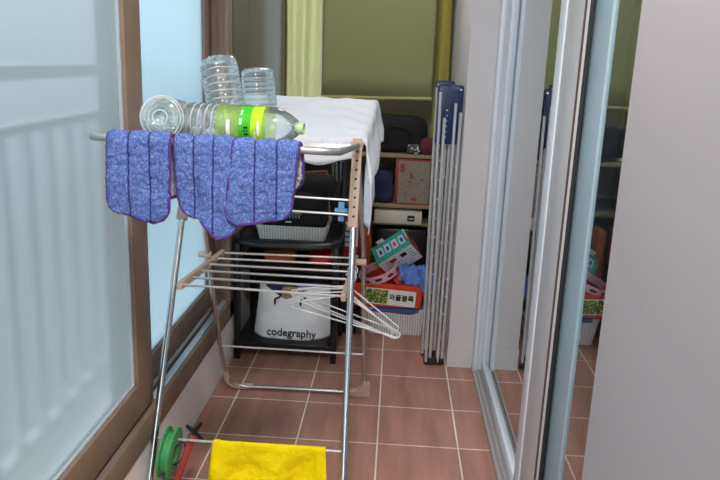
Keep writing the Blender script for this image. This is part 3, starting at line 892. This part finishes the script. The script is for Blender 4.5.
# ------------------------------------------------------------------ yellow towel, reel, stick
def ytowel():
    b = B()
    x0, x1 = -0.520, -0.170
    zr, yr = 0.2125 + 0.006, 1.978
    def f(u, v):
        s = (1 - 2 * v)                    # + front, - back
        Lf, Lb = 0.215, 0.20
        d = abs(s) * (Lf if s > 0 else Lb)
        r = 0.008; arc = r * pi / 2
        if d < arc: yv = r * math.sin(d / r); z = -r * (1 - math.cos(d / r))
        else: yv = r + (d - arc) * 0.16; z = -(r + (d - arc) * 0.985)
        x = x0 + (x1 - x0) * u
        k = min(1, d / 0.08)
        if s > 0: x += (-0.10 * (1 - u) + 0.07 * u) * d
        fold = 0.012 * math.sin(x * 40 + 1 + d * 9) + 0.008 * math.sin(x * 21 + d * 18) + 0.008 * nz(x, d, 1, 25) + 0.020 * nz(x, d, 4, 9)
        edge = math.exp(-((u - 0.93) / 0.025) ** 2) * 0.012 + math.exp(-((u - 0.03) / 0.03) ** 2) * 0.010
        yy_ = yr + (-(yv + k * (fold + edge)) if s > 0 else yv + 0.4 * k * fold)
        zz = zr + z + 0.004 * math.exp(-((u - 0.03) / 0.03) ** 2)
        return V((x, yy_, max(zz, 0.004)))
    grid(b, f, 90, 60)
    o = obj('towel', b, M['yellow'], loc=(-0.345, 1.978, 0.0), angle=180)
    solidify(o, 0.003, 0)
    tag(o, 'yellow cloth towel hung over the low front rod of the drying rack', 'towel')
ytowel()

re = thing('plastic_reel', 'round green plastic reel hooked at the lower left leg of the drying rack', 'reel', (-0.655, 1.965, 0.10))
rmx = basis((-0.655, 1.962, 0.178), (0, 1, 0), (0.10, 0.0, 1))
b = B()
lathe(b, [(0.030, -0.020), (0.070, -0.020), (0.078, -0.017), (0.078, -0.012), (0.064, -0.008), (0.064, 0.008), (0.078, 0.012), (0.078, 0.017), (0.070, 0.020), (0.030, 0.020), (0.030, -0.020)], 40, rmx, cap=False)
obj('rim', b, M['green'], re)
b = B(); lathe(b, [(0.012, -0.012), (0.031, -0.012), (0.031, 0.012), (0.012, 0.012), (0.012, -0.012)], 20, rmx, cap=False)
obj('hub', b, M['green'], re)
b = B(); tube(b, [rmx @ V((0.034 * math.cos(a), 0.034 * math.sin(a) - 0.0, 0.028 + 0.012 * math.cos(a))) for a in [k * 2 * pi / 20 for k in range(20)]], 0.0022, 6, True)
part_label(obj('wire_loop', b, M['gasket'], re), 'black wire loop')
b = B(); tube(b, [(-0.668, 1.955, 0.105), (-0.675, 1.94, 0.03), (-0.672, 1.93, 0.004)], 0.006, 8); part_label(obj('cord_tail', b, M['green'], re), 'green tail hanging to the floor')
sk = thing('plastic_stick', 'red plastic stick with a black tip leaning on the low rod by the green reel', 'stick', (-0.66, 1.90, 0.0))
b = B(); a = V((-0.588, 1.996, 0.222)); e = V((-0.655, 1.905, 0.006))
mx = basis((a + e) / 2, (a - e), (0.3, -1, 0.2)); L_ = (a - e).length
box(b, (-L_ / 2, -0.004, -0.011), (L_ / 2, 0.004, 0.011), 0.003, mx=mx)
obj('shaft', b, M['redstick'], sk)
b = B()
for dx, dz in ((-0.026, 0.020), (0.022, 0.030), (0.024, -0.026), (-0.004, -0.03)):
    tube(b, [a + V((0, 0.008, 0.006)), a + V((dx, 0.012, dz + 0.006))], 0.008, 8, taper=lambda t: 1 - 0.35 * t)
part_label(obj('tip', b, M['black'], sk), 'black cross-shaped tip')

# ------------------------------------------------------------------ black shelf rack and what is on it
sh = thing('storage_rack', 'black plastic tiered shelf rack by the left wall holding bags', 'shelf', (-0.47, 3.28, 0))
SX0, SX1, SY0, SY1 = -0.695, -0.245, 3.10, 3.46
for x in (SX0, SX1):
    for yv in (SY0, SY1):
        h = 0.60 if yv == SY0 else 0.90
        b = B(); box(b, (x - 0.014, yv - 0.014, 0), (x + 0.014, yv + 0.014, h), 0.004); obj('post', b, M['black'], sh)
def sboard(z, th, n='shelf_board', rim=0.0):
    b = B(); box(b, (SX0 - 0.01, SY0 - 0.015, z - th), (SX1 + 0.01, SY1 + 0.012, z), 0.006)
    obj(n, b, M['black'], sh)
b = B(); box(b, (SX0, SY1 - 0.004, 0.09), (SX1, SY1 + 0.004, 0.80)); obj('back_panel', b, M['black'], sh)  # added black sheet standing in for the darkness behind the shelves
sboard(0.092, 0.024); sboard(0.46, 0.02)
b = B()
pts = fillet([(SX0 - 0.006, SY1, 0.575), (SX0 - 0.006, SY0 - 0.02, 0.575), (SX0 + 0.10, SY0 - 0.045, 0.567), (SX1 - 0.10, SY0 - 0.045, 0.567), (SX1 + 0.006, SY0 - 0.02, 0.575), (SX1 + 0.006, SY1, 0.575)], 0.05, 5)
tube(b, pts, 0.016, 8); box(b, (SX0, SY0 - 0.02, 0.570), (SX1, SY1, 0.584), 0.004)
obj('shelf_board', b, M['black'], sh)
def opentray(name, label, cat, lo, hi, th, taper, m, bev=0.02, parent=None, loc=None, group=None):
    """open-topped tray or basket with rounded corners and sloping sides"""
    lo, hi = V(lo), V(hi)
    c = (lo + hi) / 2; hx, hy = (hi.x - lo.x) / 2, (hi.y - lo.y) / 2
    def ring(z, sx, sy, r):
        out = []
        for cx, cy, a0 in ((1, 1, 0), (-1, 1, pi / 2), (-1, -1, pi), (1, -1, 1.5 * pi)):
            for k in range(5):
                a = a0 + k * pi / 8
                out.append(V((c.x + cx * (sx - r) + r * math.cos(a), c.y + cy * (sy - r) + r * math.sin(a), z)))
        return out
    b = B()
    tp = taper
    secs = [ring(lo.z, hx - tp, hy - tp, bev), ring(hi.z - 0.012, hx - 0.004, hy - 0.004, bev), ring(hi.z - 0.012, hx, hy, bev), ring(hi.z, hx, hy, bev),
            ring(hi.z, hx - th - .003, hy - th - .003, bev), ring(lo.z + th, hx - tp - th, hy - tp - th, bev)]
    rs = [[b.verts.new(p) for p in s] for s in secs]
    n = len(rs[0])
    for p, q in zip(rs, rs[1:]):
        for k in range(n): b.faces.new((p[k], p[(k + 1) % n], q[(k + 1) % n], q[k]))
    b.faces.new(list(reversed(rs[0]))); b.faces.new(rs[-1])
    return b
o = obj('basket', opentray('', '', '', (-0.612, 3.095, 0.5845), (-0.288, 3.36, 0.648), 0.006, 0.012, None), M['wicker'], loc=(-0.45, 3.2, 0.5845))
tag(o, 'low white woven tray basket on the black shelf rack under the black bag', 'basket')
# black bag inside the woven basket
bg = thing('bag', 'black fabric bag with a small white logo sitting in the white woven tray', 'bag', (-0.44, 3.24, 0.594))
b = B(); soft_box(b, (-0.60, 3.125, 0.594), (-0.30, 3.34, 0.80), 0, 0.012, 7, 8, seed=1); obj('bag_body', b, M['blackfab'], bg)
b = B(); soft_box(b, (-0.50, 3.16, 0.77), (-0.262, 3.33, 0.856), 0, 0.010, 9, 6, seed=4); obj('bag_flap', b, M['blackfab'], bg)
b = B(); tube(b, [(-0.47, 3.13, 0.70), (-0.455, 3.115, 0.704), (-0.42, 3.115, 0.704), (-0.405, 3.13, 0.70)], 0.003, 6)
for k in range(4):
    box(b, (-0.462 + k * 0.0135, 3.112, 0.684), (-0.455 + k * 0.0135, 3.118, 0.699))
pieces('emblem', b, M['greyink'], bg, 'small grey emblem')
b = B(); box(b, (-0.478, 3.112, 0.663), (-0.452, 3.118, 0.668)); part_label(obj('tag', b, M['whitepl'], bg), 'small white tag')
# little pouches on the middle board
b = B(); soft_box(b, (-0.58, 3.13, 0.46), (-0.44, 3.30, 0.52), 0, 0.01, 12, 5, seed=2)
tag(obj('pouch', b, M['brownor'], loc=(-0.51, 3.2, 0.46)), 'brown pouch lying on the middle shelf of the black rack', 'pouch')
b = B(); soft_box(b, (-0.37, 3.13, 0.46), (-0.27, 3.30, 0.525), 0, 0.01, 12, 5, seed=3)
tag(obj('pouch', b, M['red'], loc=(-0.32, 3.2, 0.46)), 'dark red pouch lying on the middle shelf of the black rack', 'pouch')

# white shopping bag
wb = thing('shopping_bag', 'white plastic shopping bag with black lettering standing on the bottom shelf of the black rack', 'bag', (-0.455, 3.2, 0.092))
b = B()
def bagf(front):
    def f(u, v):
        x = -0.636 + 0.366 * u; z = 0.0935 + 0.245 * v
        x += (0.028 if u < 0.5 else -0.006) * v * abs(1 - 2 * u)
        z -= 0.055 * v * (math.exp(-((u - 0.42) / 0.22) ** 2)) - 0.012 * v * abs(1 - 2 * u) ** 3
        dpt = 0.075 * (1 - 0.45 * v) * (1 - abs(2 * u - 1) ** 4)
        dpt += 0.006 * nz(u * 4, v * 3, 0 if front else 5, 1.3)
        yv = 3.205 - dpt if front else 3.205 + dpt
        return V((x, yv, z))
    return f
grid(b, bagf(True), 36, 22); grid(b, bagf(False), 36, 22)
bmesh.ops.remove_doubles(b, verts=b.verts[:], dist=0.0008)
q = [bagf(True)(i / 36, 0) for i in range(37)]
bt = [b.verts.new(p + V((0, 0.0, 0))) for p in q]; q2 = [bagf(False)(i / 36, 0) for i in range(37)]; bt2 = [b.verts.new(p) for p in q2]
for i in range(36): b.faces.new((bt[i], bt[i + 1], bt2[i + 1], bt2[i]))
bmesh.ops.remove_doubles(b, verts=b.verts[:], dist=0.0006)
obj('bag_body', b, M['bag'], wb, angle=180)
bmf = bagf(True)
text('lettering', 'codegraphy', 0.054, basis((-0.446, 3.1215, 0.130), (1, -0.004, -0.02), (0, -0.02, 1)), M['ink'], wb, ext=0.0012, bold=0.0007, width=0.232)
for hx in (-0.515, -0.395):
    b = B(); tube(b, fillet([(hx - 0.010, 3.128, 0.268), (hx - 0.010, 3.122, 0.295), (hx + 0.012, 3.14, 0.300)], 0.01, 4), 0.005, 6); part_label(obj('handle', b, M['ink'], wb), 'black handle end')
b = B(); soft_box(b, (-0.585, 3.196, 0.20), (-0.45, 3.245, 0.345), 0, 0.008, 14, 6, seed=5)
tag(obj('garment', b, M['navyfab'], loc=(-0.52, 3.2, 0.18)), 'dark navy cloth stuffed in the left of the white shopping bag', 'cloth')
b = B(); soft_box(b, (-0.44, 3.200, 0.20), (-0.305, 3.245, 0.350), 0, 0.008, 14, 6, seed=6)
tag(obj('garment', b, M['bluefab'], loc=(-0.36, 3.2, 0.18)), 'bright blue cloth sticking out of the right of the white shopping bag', 'cloth')
b = B(); soft_box(b, (-0.505, 3.176, 0.22), (-0.405, 3.196, 0.335), 0, 0.006, 18, 5, seed=8)
tag(obj('paper_bag', b, M['tan'], loc=(-0.45, 3.15, 0.25)), 'crumpled tan paper bag peeking over the rim of the white shopping bag', 'paper bag')

# things standing behind the black rack
bxr = thing('carton', 'red carton with white printed panel, behind the drying rack\'s right leg', 'box', (-0.21, 3.49, 0.402))
b = B(); box(b, (-0.278, 3.486, 0), (-0.160, 3.68, 0.40), 0.008)
tag(obj('storage_crate', b, M['black'], loc=(-0.22, 3.56, 0)), 'narrow black block added to darken the space under the red and white carton', 'crate')  # added black block so the space below the carton stays dark
bx('carton_body', (-0.272, 3.482, 0.402), (-0.165, 3.66, 0.60), M['red'], bxr, 0.003)
bx('printed_panel', (-0.270, 3.4805, 0.47), (-0.167, 3.4825, 0.596), M['white'], bxr)
b = B()
for i in range(4):
    for k in range(3): box(b, (-0.264 + k * 0.032, 3.4792, 0.487 + i * 0.028), (-0.240 + k * 0.032, 3.4806, 0.497 + i * 0.028))
pieces('print', b, M['greyink'], bxr)
pf = thing('picture_frame', 'small wooden framed red picture leaning at the back of the black rack', 'frame', (-0.40, 3.50, 0.5845))
mx = basis((-0.395, 3.40, 0.735), (1, 0, 0.12), (0, 0.25, 1))
b = B()
for lo, hi in (((-0.085, -0.12, -.006), (-0.078, 0.12, .006)), ((0.078, -0.12, -.006), (0.085, 0.12, .006)), ((-0.085, 0.113, -.006), (0.085, 0.12, .006)), ((-0.085, -0.12, -.006), (0.085, -0.113, .006))):
    box(b, lo, hi, mx=mx)
part_label(obj('frame', b, M['tan'], pf), 'pale wooden frame')
b = B(); box(b, (-0.079, -0.114, -0.003), (0.079, 0.114, 0.003), mx=mx); obj('picture', b, M['redp'], pf)
ms = thing('metal_stand', 'folded grey metal stand leaning behind the black bag', 'stand', (-0.285, 3.53, 0))
for dx, dz in ((-0.318, 0), (-0.300, 0.02), (-0.278, 0.05)):
    tb('pole', [(dx + 0.03, 3.52, 0.0), (dx, 3.60, 1.02 + dz)], 0.007, M['barg'], ms, 8)
b = B(); tube(b, [(-0.300, 3.555, 0.55), (-0.252, 3.56, 0.56)], 0.006, 8); obj('crossbar', b, M['barg'], ms)
b = B(); soft_box(b, (-0.165, 3.66, 0), (-0.105, 3.85, 0.56), 0, 0.018, 9, 8, seed=9)
tag(obj('fabric_bag', b, M['brownor'], loc=(-0.135, 3.75, 0)), 'brown and orange upright fabric bag behind the rack\'s right legs', 'bag')

# ------------------------------------------------------------------ right pile: basket, orange tray and toys
o = thing('laundry_basket', 'white ribbed plastic basket on the floor under the orange tray', 'basket', (0.04, 3.6, 0))
obj('basket_body', opentray('', '', '', (-0.125, 3.49, 0.0), (0.205, 3.74, 0.150), 0.006, 0.022, None), M['basket'], o)
b = B(); soft_box(b, (-0.118, 3.482, 0.118), (0.200, 3.73, 0.172), 0, 0.010, 22, 8, seed=11)
tag(obj('cloth_bundle', b, M['bluefabd'], loc=(0.04, 3.6, 0.118)), 'blue cloth filling the white basket, showing under the orange tray', 'cloth')
ot = thing('storage_tray', 'orange-red plastic tray with a white label on top of the white basket', 'tray', (-0.01, 3.58, 0.162))
obj('tray_body', opentray('', '', '', (-0.215, 3.445, 0.168), (0.182, 3.72, 0.290), 0.006, 0.014, None), M['orange'], ot)
lm = basis((0.008, 3.4495, 0.222), (1, 0, -0.055), (0, -0.10, 1))
b = B(); box(b, (-0.130, -0.043, -0.001), (0.130, 0.043, 0.001), mx=lm); lab = part_label(obj('label_card', b, M['white'], ot), 'white label card')
b = B(); box(b, (-0.122, -0.037, 0.001), (-0.012, 0.037, 0.0022), mx=lm); part_label(obj('label_photo', b, M['picture'], lab), 'colourful photo of green and yellow toys')
text('label_text', '와플블록', 0.036, lm @ Matrix.Translation((0.058, 0.0, 0.0016)), M['ink'], lab, ext=0.0006, bold=0.0009, width=0.125)
# tambourine ring
tm = thing('tambourine', 'pink toy tambourine with oval slots leaning in the orange tray', 'tambourine', (-0.06, 3.53, 0.26))
tmx = basis((-0.058, 3.550, 0.322), (0.94, 0, 0.34), (0, 1, 0.12))
b = B(); lathe(b, [(0.098, -0.019), (0.106, -0.019), (0.106, 0.019), (0.098, 0.019), (0.098, -0.019)], 48, tmx, cap=False); obj('hoop', b, M['pink'], tm)
b = B()
for k in range(10):
    a0 = 2 * pi * k / 10 + 0.15
    grid(b, lambda u, v: tmx @ V((math.cos(a0 + 0.36 * u) * 0.1066, math.sin(a0 + 0.36 * u) * 0.1066, (v - 0.5) * 0.018 * math.sin(pi * (0.12 + 0.76 * u)))), 8, 2)
pieces('slot', b, M['hole'], tm, 'dark oval slot')
b = B()
for k in range(10):
    a0 = 2 * pi * k / 10 + 0.33; c_ = tmx @ V((math.cos(a0) * 0.102, math.sin(a0) * 0.102, 0))
    n_ = (tmx.to_3x3() @ V((0, 0, 1)))
    for q in (-0.004, 0.004): tube(b, [c_ + n_ * (q - 0.001), c_ + n_ * (q + 0.001)], 0.0085, 10)
pieces('jingle', b, M['red'], tm)
# small red toy
rt = thing('toy_drum', 'small round red toy between the tambourine and the blue cloth', 'toy', (0.06, 3.56, 0.2))
dmx = basis((0.062, 3.51, 0.292), (1, 0, 0), (0, 0.75, 0.66))
b = B(); lathe(b, [(0.0, -0.03), (0.034, -0.028), (0.042, -0.015), (0.042, 0.018), (0.037, 0.027), (0.0, 0.030)], 28, dmx, cap=False); obj('shell', b, M['red'], rt)
b = B(); lathe(b, [(0.0, 0.036), (0.010, 0.035), (0.013, 0.027)], 16, dmx, cap=False); obj('knob', b, M['white'], rt)
b = B(); tube(b, [dmx @ V((0.025 * math.cos(k * pi / 12), 0.025 * math.sin(k * pi / 12), 0.0295)) for k in range(24)], 0.0022, 6, True); obj('ring', b, M['hole'], rt)
# teal carton
tk = thing('carton', 'teal and white printed carton with four small pictures tilted in the orange tray', 'box', (0.06, 3.6, 0.25))
e1 = V((0.81, 0, 0.585)).normalized(); e2p = V((0.585, 0, -0.81)).normalized(); th = math.radians(42)
e3 = V((0, 1, 0)) * math.cos(th) - e2p * math.sin(th); e2 = e2p * math.cos(th) + V((0, 1, 0)) * math.sin(th)
e2 = -(e1.cross(e3)); e2 = e2 if e2.dot(e2p) > 0 else -e2
o0 = V((-0.062, 3.505, 0.376))            # near corner shared by teal and white faces
TL, TW, TD = 0.200, 0.155, 0.105
tmx2 = Matrix((e1, e2, e3)).transposed().to_4x4(); tmx2.translation = o0
def tbox(name, lo, hi, m, par, lbl=None):
    b = B(); box(b, lo, hi, mx=tmx2); x = obj(name, b, m, par, smooth=False)
    return part_label(x, lbl) if lbl else x
tbox('carton_body', (0, 0, 0), (TL, TW, TD), M['white'], tk)
tl_ = tbox('teal_face', (-0.001, -0.0012, -0.001), (TL + .001, 0.0, TD + .001), M['teal'], tk, 'teal printed face')
tbox('red_end', (TL, 0, 0), (TL + 0.001, TW, TD), M['redp'], tk, 'red end')
for k, mm in enumerate(('print2', 'print2', 'print3', 'print2')):
    x0 = 0.024 + k * 0.042
    pw = tbox('picture', (x0, -0.0022, 0.028), (x0 + 0.032, -0.001, 0.080), M['print1'], tl_)
    tbox('picture_motif', (x0 + 0.009, -0.0030, 0.038), (x0 + 0.024, -0.0021, 0.066), M[mm], tl_)
tbox('logo', (0.118, 0.030, -0.0012), (0.150, 0.060, 0), M['ink'], tk, 'black logo')
b = B()
for k in range(7): box(b, (0.030, 0.03 + k * 0.016, -0.0011), (0.095 if k % 2 else 0.08, 0.034 + k * 0.016, 0), mx=tmx2)
for k in range(4): box(b, (0.160, 0.03 + k * 0.022, -0.0011), (0.190, 0.034 + k * 0.022, 0), mx=tmx2)
pieces('print', b, M['greyink'], tk)
tbox('print_patch', (0.055, 0.030, -0.0016), (0.09, 0.055, -0.0004), M['redp'], tk)
for lo, hi in (((0.045, -0.030, TD - .002), (0.085, 0.0, TD)), ((TL - .002, -0.028, 0.03), (TL, 0.0, 0.085))): tbox('flap', lo, hi, M['white'], tk)
# blue cloth draped over the tray's right end
b = B()
def bc(u, v):
    x = 0.050 + 0.192 * u; yv = 3.432 + 0.15 * v
    z = 0.326 + 0.030 * math.sin(pi * min(1, v * 1.1)) + 0.03 * (1 - u) - (1 - v) ** 3 * 0.055 * (0.4 + u) + 0.020 * nz(u * 3, v * 3, 3, 1.8) + 0.010 * math.sin(u * 15 + v * 6) + 0.006 * math.sin(u * 27 - v * 14)
    return V((x, yv, z))
grid(b, bc, 30, 24)
tag(solidify(obj('cloth', b, M['bluefab'], loc=(0.14, 3.5, 0.29), angle=180), 0.008), 'blue crumpled cloth lying over the right end of the orange tray', 'cloth')

# ------------------------------------------------------------------ beige shelves at the far end
sf = thing('storage_shelf', 'beige shelf unit under the roller blind holding bags and boxes', 'shelf', (-0.15, 4.1, 0))
for x in (-0.66, 0.245): b = B(); box(b, (x - 0.012, 3.86, 0), (x + 0.012, 4.40, 0.90)); obj('side_panel', b, M['shelfw'], sf)
for z in (0.10, 0.515, 0.622, 0.898): b = B(); box(b, (-0.65, 3.86 if z > 0.6 else 3.9, z - 0.020), (0.235, 4.40, z), 0.002); obj('shelf_board', b, M['shelfw'], sf)
b = B(); box(b, (-0.65, 4.395, 0), (0.235, 4.402, 0.89)); obj('back_panel', b, M['shelfw'], sf)
db = thing('duffel_bag', 'bulky black duffel bag on the upper beige shelf below the blind', 'bag', (0.0, 4.0, 0.898))
b = B(); soft_box(b, (-0.30, 3.88, 0.898), (0.165, 4.16, 1.095), 0, 0.014, 5, 9, seed=13); obj('bag_body', b, M['blackfab'], db)
b = B(); tube(b, fillet([(-0.05, 3.882, 0.95), (-0.05, 3.872, 1.05), (0.08, 3.872, 1.03), (0.08, 3.882, 0.94)], 0.04, 5), 0.009, 8); obj('handle', b, M['blackfab'], db)
b = B(); soft_box(b, (0.135, 3.862, 0.898), (0.205, 3.93, 0.990), 0, 0.012, 20, 5, seed=14)
tag(obj('pouch', b, mat('maroon_fabric', (96, 40, 58), 0.8, var=0.2), loc=(0.17, 3.89, 0.898)), 'small maroon pouch at the right end of the upper beige shelf', 'pouch')
b = B(); soft_box(b, (0.060, 3.861, 0.898), (0.128, 3.885, 0.955), 0, 0.008, 20, 5, seed=15)
tag(obj('pouch', b, boardgame_mat('patterned_cloth', (60, 62, 60), (220, 220, 214), (70, 120, 90), 110), loc=(0.09, 3.87, 0.898)), 'small black and white patterned pouch in front of the duffel bag', 'pouch')
gb_ = thing('board_game_box', 'upright board game box with a printed front darkened for shade and red edges on the beige shelf', 'box', (0.1, 3.9, 0.622))
bx('box_body', (0.006, 3.868, 0.622), (0.196, 3.93, 0.872), M['redp'], gb_, 0.002)
bx('printed_front', (0.022, 3.866, 0.630), (0.192, 3.869, 0.862), M['game'], gb_)
b = B()
for x0, z0, x1, z1 in ((0.085, 0.765, 0.100, 0.80), (0.075, 0.745, 0.10, 0.752), (0.03, 0.80, 0.055, 0.845), (0.145, 0.76, 0.160, 0.768), (0.10, 0.645, 0.125, 0.66)): box(b, (x0, 3.8648, z0), (x1, 3.8662, z1))
pieces('print', b, M['redp'], gb_)
b = B(); soft_box(b, (-0.115, 3.868, 0.622), (-0.006, 3.99, 0.80), 0, 0.014, 14, 6, seed=16)
tag(obj('pouch', b, M['navyfab'], loc=(-0.06, 3.9, 0.622)), 'dark navy pouch left of the board game box', 'pouch')
wbx = thing('flat_box', 'flat white card box with a small black logo below the board game box', 'box', (0.03, 3.88, 0.52))
bx('box_body', (-0.10, 3.845, 0.515), (0.160, 4.02, 0.586), M['white_box'], wbx, 0.002)
bx('logo', (0.082, 3.8438, 0.533), (0.122, 3.8458, 0.566), M['ink'], wbx)
b = B(); box(b, (0.09, 3.843, 0.545), (0.114, 3.8440, 0.550)); obj('logo_stripe', b, M['white'], wbx)
b = B(); box(b, (-0.09, 3.92, 0.10), (0.20, 4.3, 0.47), 0.012)
tag(obj('storage_crate', b, M['black'], loc=(0.05, 4.1, 0.10)), 'black storage crate in the dark bottom of the beige shelf', 'crate')

# ------------------------------------------------------------------ folded racks against the pillar
def folded(label, top, foot, w, hd, nrod, loc, lean):
    """narrow folded drying rack: navy head plate, long tubes and short slanting rungs"""
    top, foot = V(top), V(foot)
    root = thing('folded_drying_rack', label, 'drying rack', loc)
    up = (top - foot).normalized(); mx = basis(top, (1, lean, 0), up)
    b = B(); box(b, (-w / 2, -hd, -0.010), (w / 2, 0, 0.010), 0.009, 3, mx=mx); hp_ = part_label(obj('head_plate', b, M['navy'], root), 'navy blue plastic head plate')
    b = B()
    for k in range(3):
        x = (-0.22 + 0.22 * k) * w
        box(b, (x - 0.004, -hd * 0.93, 0.0095), (x + 0.004, -hd * 0.22, 0.0135), 0.002, mx=mx)
    pieces('plate_rib', b, M['navy'], hp_)
    b = B()
    for x in (-0.38, 0.38):
        for yv in (-0.018, -hd * 0.5): tube(b, [mx @ V((x * w, yv, 0.009)), mx @ V((x * w, yv, 0.0125))], 0.0045, 8)
    for k in range(6): tube(b, [mx @ V((-0.12 * w, -hd * (0.42 + 0.09 * k), 0.012)), mx @ V((-0.12 * w, -hd * (0.42 + 0.09 * k), 0.0145))], 0.0038, 8)
    pieces('bolt', b, M['steel'], hp_, 'silver bolt')
    Lt = (top - foot).length
    xs = [(-0.42, -0.03, 0.022), (-0.20, -hd * 0.55, 0.014), (0.20, -hd * 0.30, 0.020), (0.42, -hd * 0.45, 0.016)]
    for x, y0, zz in xs[:nrod]:
        tb('tube', [mx @ V((x * w, y0, zz)), mx @ V((x * w * 0.80, -Lt + 0.012, zz))], 0.0068, M['tubel'], root, 10)
    b = B()
    box(b, (-0.42 * w, -Lt, -0.004), (0.42 * w, -Lt + 0.03, 0.026), 0.006, mx=mx); part_label(obj('foot', b, M['gasket'], root), 'dark rubber foot')
    for k in range(9):
        yv = -hd - 0.06 - k * (Lt - hd - 0.25) / 9
        b = B(); tube(b, [mx @ V((-0.38 * w, yv, 0.018)), mx @ V((-0.12 * w, yv - 0.028, 0.016))], 0.003, 6)
        tube(b, [mx @ V((0.16 * w, yv - 0.01, 0.019)), mx @ V((0.37 * w, yv - 0.045, 0.017))], 0.003, 6)
        pieces('rung', b, M['rod'], root)
    return root
folded('folded steel drying rack with navy head plate, front one of two by the pillar', (0.226, 3.17, 1.292), (0.232, 3.165, 0.006), 0.112, 0.255, 4, (0.23, 3.165, 0), 0.06)
folded('folded steel drying rack with a navy head plate, mostly hidden behind the front folded one', (0.205, 3.25, 1.308), (0.190, 3.26, 0.006), 0.085, 0.13, 4, (0.2, 3.25, 0), 0.0)

# ------------------------------------------------------------------ light
def glow(name, st, col):
    m = bpy.data.materials.new(name); m.use_nodes = True
    t = m.node_tree; t.nodes.remove(t.nodes['Principled BSDF'])
    em = t.nodes.new('ShaderNodeEmission'); em.inputs['Strength'].default_value = st; em.inputs['Color'].default_value = col
    t.links.new(em.outputs[0], t.nodes['Material Output'].inputs['Surface'])
    return m
for xv, yv, st, lbl in ((-0.06, 0.72, 110.0, 'round white ceiling lamp added out of view to brighten the front faces'), (-0.2, 3.3, 14.0, 'round white ceiling lamp added out of view to brighten the curtained end')):
    cl = thing('fill_lamp', lbl, 'lamp', (xv, yv, ZC - 0.05))  # added lamps out of view, they lift the interior brightness
    b = B(); lathe(b, [(0.15, ZC), (0.15, ZC - 0.03)], 32, Matrix.Translation((xv, yv, 0))); obj('lamp_base', b, M['whitepl'], cl)
    b = B(); lathe(b, [(0.14, ZC - 0.03), (0.135, ZC - 0.05), (0.09, ZC - 0.06), (0.0, ZC - 0.062)], 32, Matrix.Translation((xv, yv, 0))); obj('diffuser', b, glow('fill_lamp_glow', st, (1, 0.93, 0.88, 1)), cl)

w = bpy.data.worlds.new('sky'); S.world = w; w.use_nodes = True
t = w.node_tree; L = t.links.new
bgn = t.nodes['Background']
tc = t.nodes.new('ShaderNodeTexCoord'); sx = t.nodes.new('ShaderNodeSeparateXYZ'); L(tc.outputs['Generated'], sx.inputs[0])
cr = t.nodes.new('ShaderNodeValToRGB')
cr.color_ramp.elements[0].position = 0.30; cr.color_ramp.elements[0].color = (0.24, 0.275, 0.28, 1)
cr.color_ramp.elements[1].position = 0.80; cr.color_ramp.elements[1].color = (1.25, 1.38, 1.44, 1)
e = cr.color_ramp.elements.new(0.495); e.color = (0.34, 0.39, 0.40, 1)
e = cr.color_ramp.elements.new(0.56); e.color = (0.56, 0.64, 0.67, 1)
mr = t.nodes.new('ShaderNodeMapRange'); mr.inputs['From Min'].default_value = -1; mr.inputs['From Max'].default_value = 1
L(sx.outputs['Z'], mr.inputs['Value']); L(mr.outputs['Result'], cr.inputs[0]); L(cr.outputs[0], bgn.inputs['Color'])
bgn.inputs['Strength'].default_value = 2.4

vs_ = S.view_settings
S.display_settings.display_device = 'sRGB'
vs_.view_transform = 'Standard'; vs_.look = 'None'; vs_.gamma = 1; vs_.use_curve_mapping = False
vs_.exposure = 0.75
S.cycles.max_bounces = 14; S.cycles.transparent_max_bounces = 24; S.cycles.transmission_bounces = 12; S.cycles.glossy_bounces = 6; S.cycles.diffuse_bounces = 6
S.cycles.use_denoising = True
S.cycles.sample_clamp_indirect = 6
